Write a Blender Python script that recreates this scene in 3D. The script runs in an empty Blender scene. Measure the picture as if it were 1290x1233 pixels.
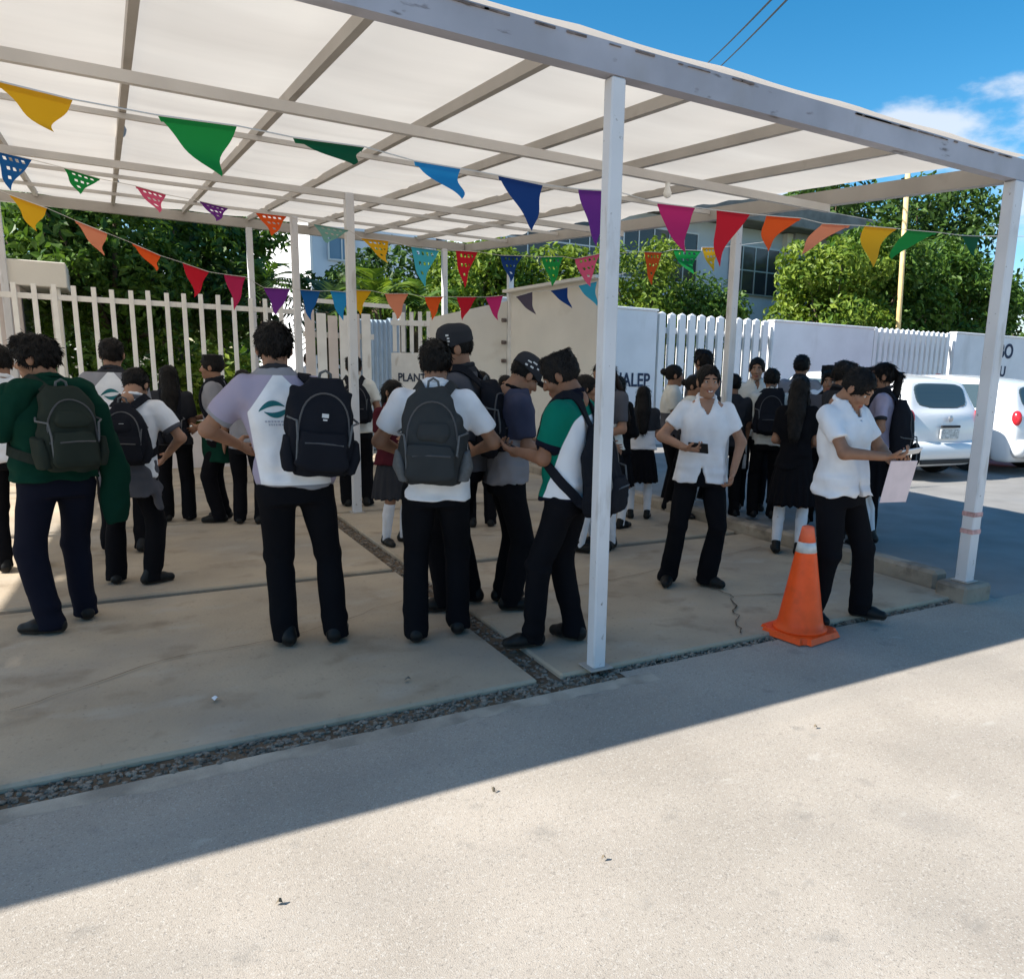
import bpy, bmesh, math, random
import numpy as np
from mathutils import Vector, Matrix
from mathutils.bvhtree import BVHTree

random.seed(7)
RNG = np.random.default_rng(11)
scene = bpy.context.scene
COL = scene.collection
R = math.radians

# ------------------------------------------------------------------ camera, sky, sun, exposure
cam_data = bpy.data.cameras.new('camera')
cam = bpy.data.objects.new('camera', cam_data)
COL.objects.link(cam)
cam_data.sensor_width = 36.0
cam_data.lens = 985.687 / 1290 * 36
cam_data.shift_x = (645 - 748.6) / 1290
cam_data.shift_y = (655.36 - 616.5) / 1290
cam_data.clip_end = 2000
rx, ux, fx = (0.85418, -0.51904, 0.03111), (0.07389, 0.18038, 0.98082), (0.51469, 0.8355, -0.19243)
cam.matrix_world = Matrix(((rx[0], ux[0], -fx[0], 0), (rx[1], ux[1], -fx[1], 0), (rx[2], ux[2], -fx[2], 1.6), (0, 0, 0, 1)))
scene.camera = cam

TO_SUN = Vector((-4.0, 0.74, 3.15)).normalized()
SUN_EL = math.asin(TO_SUN.z)
SUN_AZ = math.atan2(TO_SUN.x, TO_SUN.y)           # clockwise from +Y

world = bpy.data.worlds.new('World')
scene.world = world
world.use_nodes = True
wn, wl = world.node_tree.nodes, world.node_tree.links
wn.clear()
w_out = wn.new('ShaderNodeOutputWorld')
w_bg = wn.new('ShaderNodeBackground')
w_bg.inputs['Strength'].default_value = 0.09
sky = wn.new('ShaderNodeTexSky')
sky.sky_type = 'NISHITA'
sky.sun_disc = False
sky.sun_elevation = SUN_EL
sky.sun_rotation = SUN_AZ
sky.air_density = 1.0
sky.dust_density = 0.3
sky.ozone_density = 2.5
hsv = wn.new('ShaderNodeHueSaturation')
hsv.inputs['Hue'].default_value = 0.49
hsv.inputs['Saturation'].default_value = 1.4
hsv.inputs['Value'].default_value = 1.0
wl.new(sky.outputs[0], hsv.inputs['Color'])
geo = wn.new('ShaderNodeTexCoord')
sep = wn.new('ShaderNodeSeparateXYZ')
wl.new(geo.outputs['Generated'], sep.inputs[0])
# low cumulus bank: flattened noise on the dome, thick only near the horizon
mp = wn.new('ShaderNodeMapping')
mp.inputs['Scale'].default_value = (1.0, 1.0, 2.2)
mp.inputs['Location'].default_value = (4.69, 2.15, 0.16)
wl.new(geo.outputs['Generated'], mp.inputs[0])
cn = wn.new('ShaderNodeTexNoise')
cn.inputs['Scale'].default_value = 5.0
cn.inputs['Detail'].default_value = 8
cn.inputs['Roughness'].default_value = 0.56
wl.new(mp.outputs[0], cn.inputs['Vector'])
hmask = wn.new('ShaderNodeMapRange')
hmask.inputs['From Min'].default_value = 0.315
hmask.inputs['From Max'].default_value = 0.27
hmask.inputs['To Min'].default_value = -0.16
hmask.inputs['To Max'].default_value = 0.055
wl.new(sep.outputs['Z'], hmask.inputs['Value'])
cadd = wn.new('ShaderNodeMath'); cadd.operation = 'ADD'
wl.new(cn.outputs['Fac'], cadd.inputs[0]); wl.new(hmask.outputs[0], cadd.inputs[1])
cr = wn.new('ShaderNodeMapRange'); cr.interpolation_type = 'SMOOTHSTEP'
cr.inputs['From Min'].default_value = 0.52
cr.inputs['From Max'].default_value = 0.66
cr.inputs['To Max'].default_value = 0.72
wl.new(cadd.outputs[0], cr.inputs['Value'])
cmix = wn.new('ShaderNodeMixRGB')
cmix.inputs['Color2'].default_value = (5.4, 5.6, 6.0, 1)
wl.new(cr.outputs[0], cmix.inputs['Fac'])
wl.new(hsv.outputs[0], cmix.inputs['Color1'])
wl.new(cmix.outputs[0], w_bg.inputs['Color'])
wl.new(w_bg.outputs[0], w_out.inputs['Surface'])

sun_data = bpy.data.lights.new('sun', 'SUN')
sun_data.energy = 5.0
sun_data.angle = R(0.5)
sun_data.color = (1.0, 0.95, 0.87)
sun = bpy.data.objects.new('sun', sun_data)
COL.objects.link(sun)
sun.rotation_euler = (-TO_SUN).to_track_quat('-Z', 'Y').to_euler()
sun.location = (-20, 4, 16)

vs = scene.view_settings
vs.view_transform = 'Standard'
vs.look = 'None'
vs.exposure = 1.0
vs.gamma = 1.0
vs.use_curve_mapping = False

# ------------------------------------------------------------------ helpers: objects and tags
def tag(o, label=None, cat=None, group=None, kind=None):
    if label: o['label'] = label
    if cat: o['category'] = cat
    if group: o['group'] = group
    if kind: o['kind'] = kind
    return o

def empty(name, loc=(0, 0, 0), rz=0.0):
    o = bpy.data.objects.new(name, None)
    o.empty_display_size = 0.2
    o.location = loc
    o.rotation_euler = (0, 0, rz)
    COL.objects.link(o)
    return o

def obj(name, me, parent=None):
    o = bpy.data.objects.new(name, me)
    COL.objects.link(o)
    if parent: o.parent = parent
    return o

def copy_tree(o, parent=None):
    c = o.copy()
    COL.objects.link(c)
    if parent: c.parent = parent
    for ch in list(o.children): copy_tree(ch, c)
    return c

def pymesh(name, verts, faces, mats, midx=None, smooth=False):
    me = bpy.data.meshes.new(name)
    me.from_pydata([tuple(v) for v in verts], [], [tuple(f) for f in faces])
    for m in (mats if isinstance(mats, (list, tuple)) else [mats]): me.materials.append(m)
    if midx is not None: me.polygons.foreach_set('material_index', np.asarray(midx, np.int32))
    if smooth: me.polygons.foreach_set('use_smooth', np.ones(len(me.polygons), bool))
    me.update()
    return me

class MB:
    """collects boxes, bars and tubes into one mesh"""
    def __init__(s): s.v = []; s.f = []; s.m = []
    def add(s, v, f, m=0):
        b = len(s.v); s.v += [tuple(p) for p in v]; s.f += [tuple(i + b for i in q) for q in f]; s.m += [m] * len(f)
    def box(s, lo, hi, m=0, bev=0.0):
        bm = bmesh.new()
        bmesh.ops.create_cube(bm, size=1)
        c = [(a + b) / 2 for a, b in zip(lo, hi)]; d = [abs(b - a) for a, b in zip(lo, hi)]
        for v in bm.verts: v.co = Vector((c[0] + v.co.x * d[0], c[1] + v.co.y * d[1], c[2] + v.co.z * d[2]))
        if bev: bmesh.ops.bevel(bm, geom=bm.edges[:], offset=min(bev, min(d) * .45), segments=1, affect='EDGES')
        bm.verts.index_update()
        s.add([v.co[:] for v in bm.verts], [[v.index for v in f.verts] for f in bm.faces], m)
        bm.free(); return s
    def bar(s, a, b, w, h, m=0, up=(0, 0, 1)):
        a, b = Vector(a), Vector(b); t = (b - a).normalized(); r = t.cross(Vector(up))
        if r.length < 1e-4: r = t.cross(Vector((1, 0, 0)))
        r.normalize(); u = r.cross(t)
        v = []
        for p in (a, b):
            for i, j in ((-1, -1), (1, -1), (1, 1), (-1, 1)): v.append(p + r * (i * w / 2) + u * (j * h / 2))
        s.add(v, [(3, 2, 1, 0), (4, 5, 6, 7), (0, 1, 5, 4), (1, 2, 6, 5), (2, 3, 7, 6), (3, 0, 4, 7)], m); return s
    def tube(s, pts, rad, n=8, m=0, cap=True):
        pts = [Vector(p) for p in pts]; rads = rad if isinstance(rad, (list, tuple)) else [rad] * len(pts)
        v = []; f = []
        prev = None
        for i, p in enumerate(pts):
            t = (pts[min(i + 1, len(pts) - 1)] - pts[max(i - 1, 0)]).normalized()
            r = prev - t * prev.dot(t) if prev else t.cross(Vector((0, 0, 1)))
            if r.length < 1e-4: r = t.cross(Vector((1, 0, 0)))
            r.normalize(); prev = r; u = t.cross(r)
            for k in range(n):
                a = 2 * math.pi * k / n
                v.append(p + (r * math.cos(a) + u * math.sin(a)) * rads[i])
        for i in range(len(pts) - 1):
            for k in range(n):
                f.append((i * n + k, i * n + (k + 1) % n, (i + 1) * n + (k + 1) % n, (i + 1) * n + k))
        if cap:
            f.append(tuple(range(n))[::-1]); f.append(tuple((len(pts) - 1) * n + k for k in range(n)))
        s.add(v, f, m); return s
    def lathe(s, prof, c=(0, 0, 0), n=20, m=0, sq=None):
        """prof: list of (radius, z)"""
        v = []; f = []
        for r_, z in prof:
            for k in range(n):
                a = 2 * math.pi * (k + .5) / n; v.append((c[0] + r_ * math.cos(a), c[1] + r_ * math.sin(a), c[2] + z))
        for i in range(len(prof) - 1):
            for k in range(n): f.append((i * n + k, i * n + (k + 1) % n, (i + 1) * n + (k + 1) % n, (i + 1) * n + k))
        f.append(tuple(range(n))[::-1]); f.append(tuple((len(prof) - 1) * n + k for k in range(n)))
        s.add(v, f, m); return s
    def build(s, name, mats, parent=None, smooth=False):
        me = pymesh(name, s.v, s.f, mats, s.m if isinstance(mats, (list, tuple)) else None, smooth)
        return obj(name, me, parent)

def box_obj(name, lo, hi, mat_, parent=None, bev=0.006):
    return MB().box(lo, hi, 0, bev).build(name, mat_, parent)

# ------------------------------------------------------------------ materials
def mat(name, col, rough=0.7, var=0.0, scale=8.0, bump=0.0, bscale=60.0, spec=0.35, metal=0.0, col2=None, detail=6, coord='Object'):
    m = bpy.data.materials.new(name)
    m.use_nodes = True
    n, l = m.node_tree.nodes, m.node_tree.links
    b = n['Principled BSDF']
    b.inputs['Base Color'].default_value = (*col, 1)
    b.inputs['Roughness'].default_value = rough
    b.inputs['Specular IOR Level'].default_value = spec
    b.inputs['Metallic'].default_value = metal
    tc = n.new('ShaderNodeTexCoord')
    if var or col2:
        nz = n.new('ShaderNodeTexNoise'); nz.inputs['Scale'].default_value = scale; nz.inputs['Detail'].default_value = detail
        l.new(tc.outputs[coord], nz.inputs['Vector'])
        rp = n.new('ShaderNodeValToRGB')
        c2 = col2 or tuple(c * (1 + var) for c in col)
        c1 = col if col2 else tuple(c * (1 - var) for c in col)
        rp.color_ramp.elements[0].position = .36; rp.color_ramp.elements[1].position = .64
        rp.color_ramp.elements[0].color = (*c1, 1); rp.color_ramp.elements[1].color = (*c2, 1)
        l.new(nz.outputs['Fac'], rp.inputs['Fac']); l.new(rp.outputs[0], b.inputs['Base Color'])
    if bump:
        nb = n.new('ShaderNodeTexNoise'); nb.inputs['Scale'].default_value = bscale; nb.inputs['Detail'].default_value = 4
        l.new(tc.outputs[coord], nb.inputs['Vector'])
        bp = n.new('ShaderNodeBump'); bp.inputs['Strength'].default_value = bump; bp.inputs['Distance'].default_value = 0.01
        l.new(nb.outputs['Fac'], bp.inputs['Height']); l.new(bp.outputs[0], b.inputs['Normal'])
    return m

def node(m, t, **kw):
    n = m.node_tree.nodes.new(t)
    for k, v in kw.items(): n.inputs[k.replace('_', ' ')].default_value = v
    return n

def layer(m, fac_socket, col):
    """mix a colour over whatever feeds the base colour"""
    b = m.node_tree.nodes['Principled BSDF']; l = m.node_tree.links
    mx = m.node_tree.nodes.new('ShaderNodeMixRGB')
    src = b.inputs['Base Color'].links
    if src: l.new(src[0].from_socket, mx.inputs['Color1'])
    else: mx.inputs['Color1'].default_value = b.inputs['Base Color'].default_value
    mx.inputs['Color2'].default_value = (*col, 1)
    l.new(fac_socket, mx.inputs['Fac']); l.new(mx.outputs[0], b.inputs['Base Color'])

def noise_fac(m, scale, lo, hi, stretch=(1, 1, 1), amount=1.0, detail=6, kind='noise', coord='Object'):
    l = m.node_tree.links
    tc = node(m, 'ShaderNodeTexCoord'); mp_ = node(m, 'ShaderNodeMapping'); mp_.inputs['Scale'].default_value = stretch
    l.new(tc.outputs[coord], mp_.inputs[0])
    if kind == 'noise':
        nz = node(m, 'ShaderNodeTexNoise', Scale=scale, Detail=detail); o = nz.outputs['Fac']
    else:
        nz = node(m, 'ShaderNodeTexVoronoi', Scale=scale); o = nz.outputs['Distance']
    l.new(mp_.outputs[0], nz.inputs['Vector'])
    mr = node(m, 'ShaderNodeMapRange'); mr.inputs['From Min'].default_value = lo; mr.inputs['From Max'].default_value = hi
    mr.inputs['To Max'].default_value = amount
    l.new(o, mr.inputs['Value'])
    return mr.outputs[0]

M = {}
M['road'] = mat('road_concrete', (.375, .33, .278), .9, .10, 1.3, .28, 230)
layer(M['road'], noise_fac(M['road'], 120, .55, .68, amount=.6), (.52, .49, .44))
layer(M['road'], noise_fac(M['road'], 150, .57, .68, amount=.6), (.15, .135, .12))
layer(M['road'], noise_fac(M['road'], 1.0, .50, .72, stretch=(.25, 2.2, 1), amount=.35), (.26, .245, .225))
layer(M['road'], noise_fac(M['road'], 5.5, .63, .72, amount=.45), (.21, .195, .175))
layer(M['road'], noise_fac(M['road'], 34, .60, .70, amount=.35), (.20, .175, .15))
layer(M['road'], noise_fac(M['road'], .9, .62, .74, amount=.35), (.17, .16, .15))
layer(M['road'], noise_fac(M['road'], 2.6, .66, .72, stretch=(1, 2.2, 1), amount=.5), (.52, .49, .44))
M['lot'] = mat('lot_asphalt', (.25, .242, .23), .9, .12, 1.6, .4, 90)
layer(M['lot'], noise_fac(M['lot'], 1.1, .55, .7, amount=.5), (.25, .25, .25))
M['slab'] = mat('slab_concrete', (.43, .35, .255), .85, .12, 1.4, .25, 55)
layer(M['slab'], noise_fac(M['slab'], .8, .46, .66, amount=.75), (.30, .268, .225))
layer(M['slab'], noise_fac(M['slab'], 2.2, .56, .70, stretch=(1, 1.8, 1), amount=.45), (.46, .42, .36))
layer(M['slab'], noise_fac(M['slab'], 3.0, .56, .72, amount=.6), (.20, .15, .10))
layer(M['slab'], noise_fac(M['slab'], 40, .62, .7, amount=.35), (.18, .15, .12))
M['joint'] = mat('joint_soil', (.12, .085, .055), .95, .3, 12, .6, 40)
M['stone'] = mat('gutter_stone', (.19, .165, .135), .95, .5, 26, .4, 80)
M['kerb'] = mat('kerb_concrete', (.34, .29, .23), .9, .2, 3, .5, 40)
layer(M['kerb'], noise_fac(M['kerb'], 5, .52, .66, amount=.7), (.13, .11, .09))
M['paint'] = mat('white_steel_paint', (.66, .66, .68), .45, .05, 3)
layer(M['paint'], noise_fac(M['paint'], 9, .60, .70, stretch=(1, 1, .25), amount=.55), (.36, .33, .30))
layer(M['paint'], noise_fac(M['paint'], 26, .68, .74, amount=.7), (.12, .09, .07))
M['purlin'] = mat('pale_steel_paint', (.60, .575, .545), .5, .07, 2.5)
M['rafter'] = mat('grey_white_steel_paint', (.40, .37, .335), .5, .07, 2.5)
layer(M['rafter'], noise_fac(M['rafter'], 7, .60, .72, amount=.4), (.33, .29, .25))
M['beam'] = mat('weathered_beam_paint', (.40, .40, .45), .5, .12, 2.2)
layer(M['beam'], noise_fac(M['beam'], 3.5, .54, .68, stretch=(1, 1, .5), amount=.55), (.33, .32, .33))
layer(M['beam'], noise_fac(M['beam'], 14, .63, .70, stretch=(.35, 1, 1.2), amount=.8), (.10, .08, .07))
M['rust'] = mat('rust_stain', (.16, .13, .12), .9, .4, 20)
M['fence'] = mat('cream_fence_paint', (.82, .81, .79), .6, .06, 5)
layer(M['fence'], noise_fac(M['fence'], 12, .62, .72, stretch=(1, 1, .3), amount=.4), (.38, .31, .25))
M['wall_white'] = mat('white_wall_paint', (.74, .75, .77), .8, .05, 1.5, .15, 30)
layer(M['wall_white'], noise_fac(M['wall_white'], 2.2, .58, .74, stretch=(1, 1, .3), amount=.3), (.45, .44, .42))
M['wall_beige'] = mat('cream_wall_paint', (.76, .73, .67), .8, .05, 1.2, .15, 30)
layer(M['wall_beige'], noise_fac(M['wall_beige'], 2.0, .60, .74, amount=.3), (.45, .38, .30))
M['picket_white'] = mat('white_picket_paint', (.80, .80, .80), .6, .03, 3)
M['pinkish'] = mat('pink_grey_paint', (.66, .59, .56), .8, .08, 2.5, .2, 30)
M['blue_wall'] = mat('pale_blue_or_shade_wall', (.55, .63, .72), .8, .05, 1.2)  # the school's own colour; on the white building it is painted shade
M['grey_wall'] = mat('grey_building_wall', (.38, .39, .41), .85, .08, 1.4)
M['eave'] = mat('dark_eave', (.22, .21, .20), .8, .2, 2)
M['glass_dark'] = mat('dark_window_glass', (.035, .04, .05), .12, 0, spec=.6)
M['glass_blue'] = mat('blue_window_glass', (.10, .19, .30), .15, spec=.6)
M['alu'] = mat('aluminium_frame', (.55, .56, .58), .4, metal=.6)
M['blue_metal'] = mat('pale_blue_sheet_metal', (.42, .53, .64), .5, .08, 3)
M['ink'] = mat('dark_blue_lettering', (.03, .045, .085), .8, .25, 25)
M['orange'] = mat('orange_cone_plastic', (.95, .095, .010), .45, .08, 9)
layer(M['orange'], noise_fac(M['orange'], 14, .60, .74, amount=.22), (.35, .06, .02))
M['reflect'] = mat('grey_white_reflective_band', (.62, .62, .60), .4, .15, 18)
M['yellow_pole'] = mat('yellow_pole_paint', (.76, .55, .26), .5, .1, 5)
M['wire'] = mat('black_cable', (.03, .03, .03), .6)
M['string'] = mat('pale_string', (.6, .58, .55), .9)
M['bark'] = mat('tree_bark', (.12, .09, .06), .9, .3, 14, .6, 25)
M['white_cloth'] = mat('white_cloth', (.78, .78, .80), .85, .03, 6, .15, 300)

def tarp_mat():
    m = bpy.data.materials.new('white_tarp'); m.use_nodes = True
    n, l = m.node_tree.nodes, m.node_tree.links
    n.clear()
    out = n.new('ShaderNodeOutputMaterial'); mx = n.new('ShaderNodeMixShader'); mx.inputs[0].default_value = .455
    d = n.new('ShaderNodeBsdfDiffuse'); t = n.new('ShaderNodeBsdfTranslucent')
    tc = n.new('ShaderNodeTexCoord'); nz = n.new('ShaderNodeTexNoise'); nz.inputs['Scale'].default_value = 1.1; nz.inputs['Detail'].default_value = 6
    mp_ = n.new('ShaderNodeMapping'); mp_.inputs['Scale'].default_value = (.35, 1.6, 1)
    l.new(tc.outputs['Object'], mp_.inputs[0]); l.new(mp_.outputs[0], nz.inputs['Vector'])
    rp = n.new('ShaderNodeValToRGB')
    rp.color_ramp.elements[0].position = .3; rp.color_ramp.elements[0].color = (.61, .555, .49, 1)
    rp.color_ramp.elements[1].position = .7; rp.color_ramp.elements[1].color = (.73, .675, .60, 1)
    l.new(nz.outputs['Fac'], rp.inputs[0]); l.new(rp.outputs[0], d.inputs[0]); l.new(rp.outputs[0], t.inputs[0])
    l.new(d.outputs[0], mx.inputs[1]); l.new(t.outputs[0], mx.inputs[2]); l.new(mx.outputs[0], out.inputs[0])
    return m
M['tarp'] = tarp_mat()

def thin_mat(name, col, trans=.4, rough=.8, vary=None):
    """thin sheet (paper flag, leaf): diffuse mixed with translucent; vary = second colour picked per face"""
    m = bpy.data.materials.new(name); m.use_nodes = True
    n, l = m.node_tree.nodes, m.node_tree.links
    n.clear()
    out = n.new('ShaderNodeOutputMaterial'); mx = n.new('ShaderNodeMixShader'); mx.inputs[0].default_value = trans
    d = n.new('ShaderNodeBsdfPrincipled'); d.inputs['Roughness'].default_value = rough; d.inputs['Specular IOR Level'].default_value = .3
    t = n.new('ShaderNodeBsdfTranslucent')
    d.inputs['Base Color'].default_value = (*col, 1); t.inputs[0].default_value = (*col, 1)
    if vary:
        at = n.new('ShaderNodeAttribute'); at.attribute_name = 'shade'
        rp = n.new('ShaderNodeValToRGB')
        rp.color_ramp.elements[0].color = (*col, 1); rp.color_ramp.elements[1].color = (*vary, 1)
        l.new(at.outputs['Fac'], rp.inputs[0]); l.new(rp.outputs[0], d.inputs['Base Color'])
        g = n.new('ShaderNodeMixRGB'); g.blend_type = 'MULTIPLY'; g.inputs[0].default_value = 1; g.inputs[2].default_value = (1.15, 1.15, .6, 1)
        l.new(rp.outputs[0], g.inputs[1]); l.new(g.outputs[0], t.inputs[0])
    l.new(d.outputs[0], mx.inputs[1]); l.new(t.outputs[0], mx.inputs[2]); l.new(mx.outputs[0], out.inputs[0])
    return m

# ------------------------------------------------------------------ implicit surfaces
_T = RNG.random((32, 32, 32)).astype(np.float32)
def vnoise(p, f=(1, 1, 1), seed=0):
    q = p * np.asarray(f, np.float32) + seed * 7.31
    i = np.floor(q).astype(int); t = q - i; t = t * t * (3 - 2 * t); i &= 31; j = (i + 1) & 31
    x, y, z = i.T; X, Y, Z = j.T; a, b, c = t.T
    c00 = _T[x, y, z] * (1 - a) + _T[X, y, z] * a; c10 = _T[x, Y, z] * (1 - a) + _T[X, Y, z] * a
    c01 = _T[x, y, Z] * (1 - a) + _T[X, y, Z] * a; c11 = _T[x, Y, Z] * (1 - a) + _T[X, Y, Z] * a
    return ((c00 * (1 - b) + c10 * b) * (1 - c) + (c01 * (1 - b) + c11 * b) * c) * 2 - 1

def rcone(a, b, ra, rb, sq=None):
    a = np.asarray(a, np.float32); b = np.asarray(b, np.float32); ba = b - a; L = max(float(ba @ ba), 1e-8)
    if sq: n_ = np.asarray(sq[0], np.float32); n_ = n_ / np.linalg.norm(n_); s2 = sq[1] ** 2 - 1
    def f(X, Y, Z):
        px, py, pz = X - a[0], Y - a[1], Z - a[2]
        t = np.clip((px * ba[0] + py * ba[1] + pz * ba[2]) / L, 0, 1)
        px = px - ba[0] * t; py = py - ba[1] * t; pz = pz - ba[2] * t
        d2 = px * px + py * py + pz * pz
        if sq: d2 = d2 + s2 * (px * n_[0] + py * n_[1] + pz * n_[2]) ** 2
        return np.sqrt(d2) - (ra + (rb - ra) * t)
    m_ = max(ra, rb)
    f.lo = np.minimum(a, b) - m_; f.hi = np.maximum(a, b) + m_
    return f

def ellip(c, r):
    c = np.asarray(c, np.float32); r = np.asarray(r, np.float32)
    def f(X, Y, Z):
        q = np.sqrt(((X - c[0]) / r[0]) ** 2 + ((Y - c[1]) / r[1]) ** 2 + ((Z - c[2]) / r[2]) ** 2)
        return (q - 1) * r.min()
    f.lo = c - r; f.hi = c + r
    return f

def loft(S, p=2.3):
    """stack of ellipses along z: (z, cx, cy, half width, half depth)"""
    S = np.asarray(sorted(S), np.float32)
    def f(X, Y, Z):
        z = np.clip(Z, S[0, 0], S[-1, 0])
        cx, cy, w, d = (np.interp(z, S[:, 0], S[:, i]).astype(np.float32) for i in (1, 2, 3, 4))
        q = ((np.abs(X - cx) / w) ** p + (np.abs(Y - cy) / d) ** p) ** (1 / p)
        return np.maximum((q - 1) * np.minimum(w, d), np.maximum(Z - S[-1, 0], S[0, 0] - Z))
    f.lo = np.array([(S[:, 1] - S[:, 3]).min(), (S[:, 2] - S[:, 4]).min(), S[0, 0]])
    f.hi = np.array([(S[:, 1] + S[:, 3]).max(), (S[:, 2] + S[:, 4]).max(), S[-1, 0]])
    return f

def cutf(f, p0, n_):
    """f limited to the half space behind the plane"""
    p0 = np.asarray(p0, np.float32); n_ = np.asarray(n_, np.float32); n_ = n_ / np.linalg.norm(n_)
    def g(X, Y, Z): return np.maximum(f(X, Y, Z), (X - p0[0]) * n_[0] + (Y - p0[1]) * n_[1] + (Z - p0[2]) * n_[2])
    g.lo, g.hi = f.lo, f.hi
    return g

class Vol:
    def __init__(s, fs, r, pad=.02):
        lo = np.min([f.lo for f in fs], 0) - pad - 2 * r; hi = np.max([f.hi for f in fs], 0) + pad + 2 * r
        n = np.ceil((hi - lo) / r).astype(int) + 1
        s.r = r; s.lo = lo; s.ax = [(lo[i] + r * np.arange(n[i])).astype(np.float32) for i in range(3)]
        s.v = np.full(n, 1.0, np.float32)
    def _b(s, lo, hi, m):
        sl = tuple(slice(max(0, int((lo[i] - m - s.lo[i]) / s.r) - 1), max(0, int((hi[i] + m - s.lo[i]) / s.r) + 3)) for i in range(3))
        X, Y, Z = (s.ax[i][sl[i]] for i in range(3))
        return sl, X[:, None, None], Y[None, :, None], Z[None, None, :]
    def add(s, f, k=0.0):
        sl, X, Y, Z = s._b(f.lo, f.hi, max(k, 2 * s.r))
        a = s.v[sl]; d = f(X, Y, Z)
        if k:
            h = np.clip(.5 + .5 * (a - d) / k, 0, 1); s.v[sl] = a + (d - a) * h - k * h * (1 - h)
        else: s.v[sl] = np.minimum(a, d)
        return s
    def sub(s, f):
        sl, X, Y, Z = s._b(f.lo, f.hi, 2 * s.r)
        s.v[sl] = np.maximum(s.v[sl], -f(X, Y, Z)); return s
    def cut(s, p0, n_):
        n_ = np.asarray(n_, float); n_ = n_ / np.linalg.norm(n_)
        X, Y, Z = s.ax
        s.v = np.maximum(s.v, (X[:, None, None] - p0[0]) * n_[0] + (Y[None, :, None] - p0[1]) * n_[1] + (Z[None, None, :] - p0[2]) * n_[2]).astype(np.float32)
        return s
    def ripple(s, amp, freq, seed=0, weight=None):
        I = np.argwhere(np.abs(s.v) < abs(amp) * 2 + 2 * s.r)
        P = np.stack([s.ax[i][I[:, i]] for i in range(3)], 1)
        d = vnoise(P, freq, seed) * amp
        if weight is not None: d = d * weight(P)
        s.v[tuple(I.T)] += d; return s
    def mesh(s):
        v = s.v; sg = v < 0
        n = np.array(v.shape) - 1
        cs = [(0, 0, 0), (1, 0, 0), (0, 1, 0), (1, 1, 0), (0, 0, 1), (1, 0, 1), (0, 1, 1), (1, 1, 1)]
        vw = lambda A, c: A[c[0]:c[0] + n[0], c[1]:c[1] + n[1], c[2]:c[2] + n[2]]
        cnt = sum(vw(sg, c).astype(np.int8) for c in cs)
        act = (cnt > 0) & (cnt < 8)
        I = np.argwhere(act)
        idx = np.full(n, -1, np.int32); idx[act] = np.arange(len(I))
        C = np.stack([v[I[:, 0] + c[0], I[:, 1] + c[1], I[:, 2] + c[2]] for c in cs])
        acc = np.zeros((len(I), 3)); num = np.zeros(len(I))
        cs_ = np.array(cs)
        for a in range(8):
            for b in range(a + 1, 8):
                if abs(cs_[a] - cs_[b]).sum() != 1: continue
                m_ = (C[a] < 0) != (C[b] < 0)
                t = C[a][m_] / (C[a][m_] - C[b][m_])
                acc[m_] += cs_[a] + t[:, None] * (cs_[b] - cs_[a]); num[m_] += 1
        V_ = (I + acc / num[:, None]) * s.r + s.lo
        Q = []
        for ax in range(3):
            o1, o2 = [(1, 2), (2, 0), (0, 1)][ax]
            A = np.take(sg, range(v.shape[ax] - 1), ax); B = np.take(sg, range(1, v.shape[ax]), ax)
            e = np.argwhere(A != B)
            e = e[(e[:, o1] > 0) & (e[:, o2] > 0) & (e[:, o1] < n[o1]) & (e[:, o2] < n[o2])]
            fl = A[tuple(e.T)]
            u1 = np.zeros(3, int); u1[o1] = 1; u2 = np.zeros(3, int); u2[o2] = 1
            q = np.stack([idx[tuple((e - u1 - u2).T)], idx[tuple((e - u2).T)], idx[tuple(e.T)], idx[tuple((e - u1).T)]], 1)
            q[~fl] = q[~fl][:, ::-1]
            Q.append(q)
        return V_, np.concatenate(Q)

def qmesh(name, V_, Q, mats, midx=None, smooth=True):
    me = bpy.data.meshes.new(name)
    me.vertices.add(len(V_)); me.vertices.foreach_set('co', np.asarray(V_, np.float32).ravel())
    k = Q.shape[1]
    me.loops.add(Q.size); me.loops.foreach_set('vertex_index', Q.astype(np.int32).ravel())
    me.polygons.add(len(Q)); me.polygons.foreach_set('loop_start', np.arange(0, Q.size, k, dtype=np.int32))
    try: me.polygons.foreach_set('loop_total', np.full(len(Q), k, np.int32))
    except Exception: pass
    for m in (mats if isinstance(mats, (list, tuple)) else [mats]): me.materials.append(m)
    if midx is not None: me.polygons.foreach_set('material_index', np.asarray(midx, np.int32))
    me.polygons.foreach_set('use_smooth', np.full(len(Q), smooth))
    me.update(calc_edges=True); me.validate()
    return me

def solid(fs, r, k=0.0):
    V_ = Vol(fs, r)
    for f in fs: V_.add(f, k)
    return V_

# ------------------------------------------------------------------ the ground
def sheet(name, x0, y0, x1, y1, z, m, kind='structure'):
    me = pymesh(name, [(x0, y0, z), (x1, y0, z), (x1, y1, z), (x0, y1, z)], [(0, 1, 2, 3)], m)
    return tag(obj(name, me), kind=kind)
M['soil'] = mat('dry_soil', (.20, .17, .12), .95, .25, .6, .4, 20)
sheet('ground', -900, -900, 900, 900, -.12, M['soil'])
sheet('road', -60, -40, 60, 3.27, -.030, M['road'])
sheet('road_edge', 2.25, 3.27, 5.60, 3.345, -.030, M['road'])
sheet('gutter_soil', -9, 3.27, 2.25, 3.415, -.033, M['joint'])
sheet('joint_bed', 1.78, 3.416, 1.93, 9.0, -.033, M['joint'])
sheet('parking_lot', 5.60, 3.27, 60, 13.98, -.030, M['lot'])
fore = sheet('forecourt', -9, 3.27, 5.60, 14.2, -.050, M['joint'])
GX = (-8.9, -4.47, -4.40, -1.23, -1.16, 1.785, 1.925, 5.33)
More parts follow.
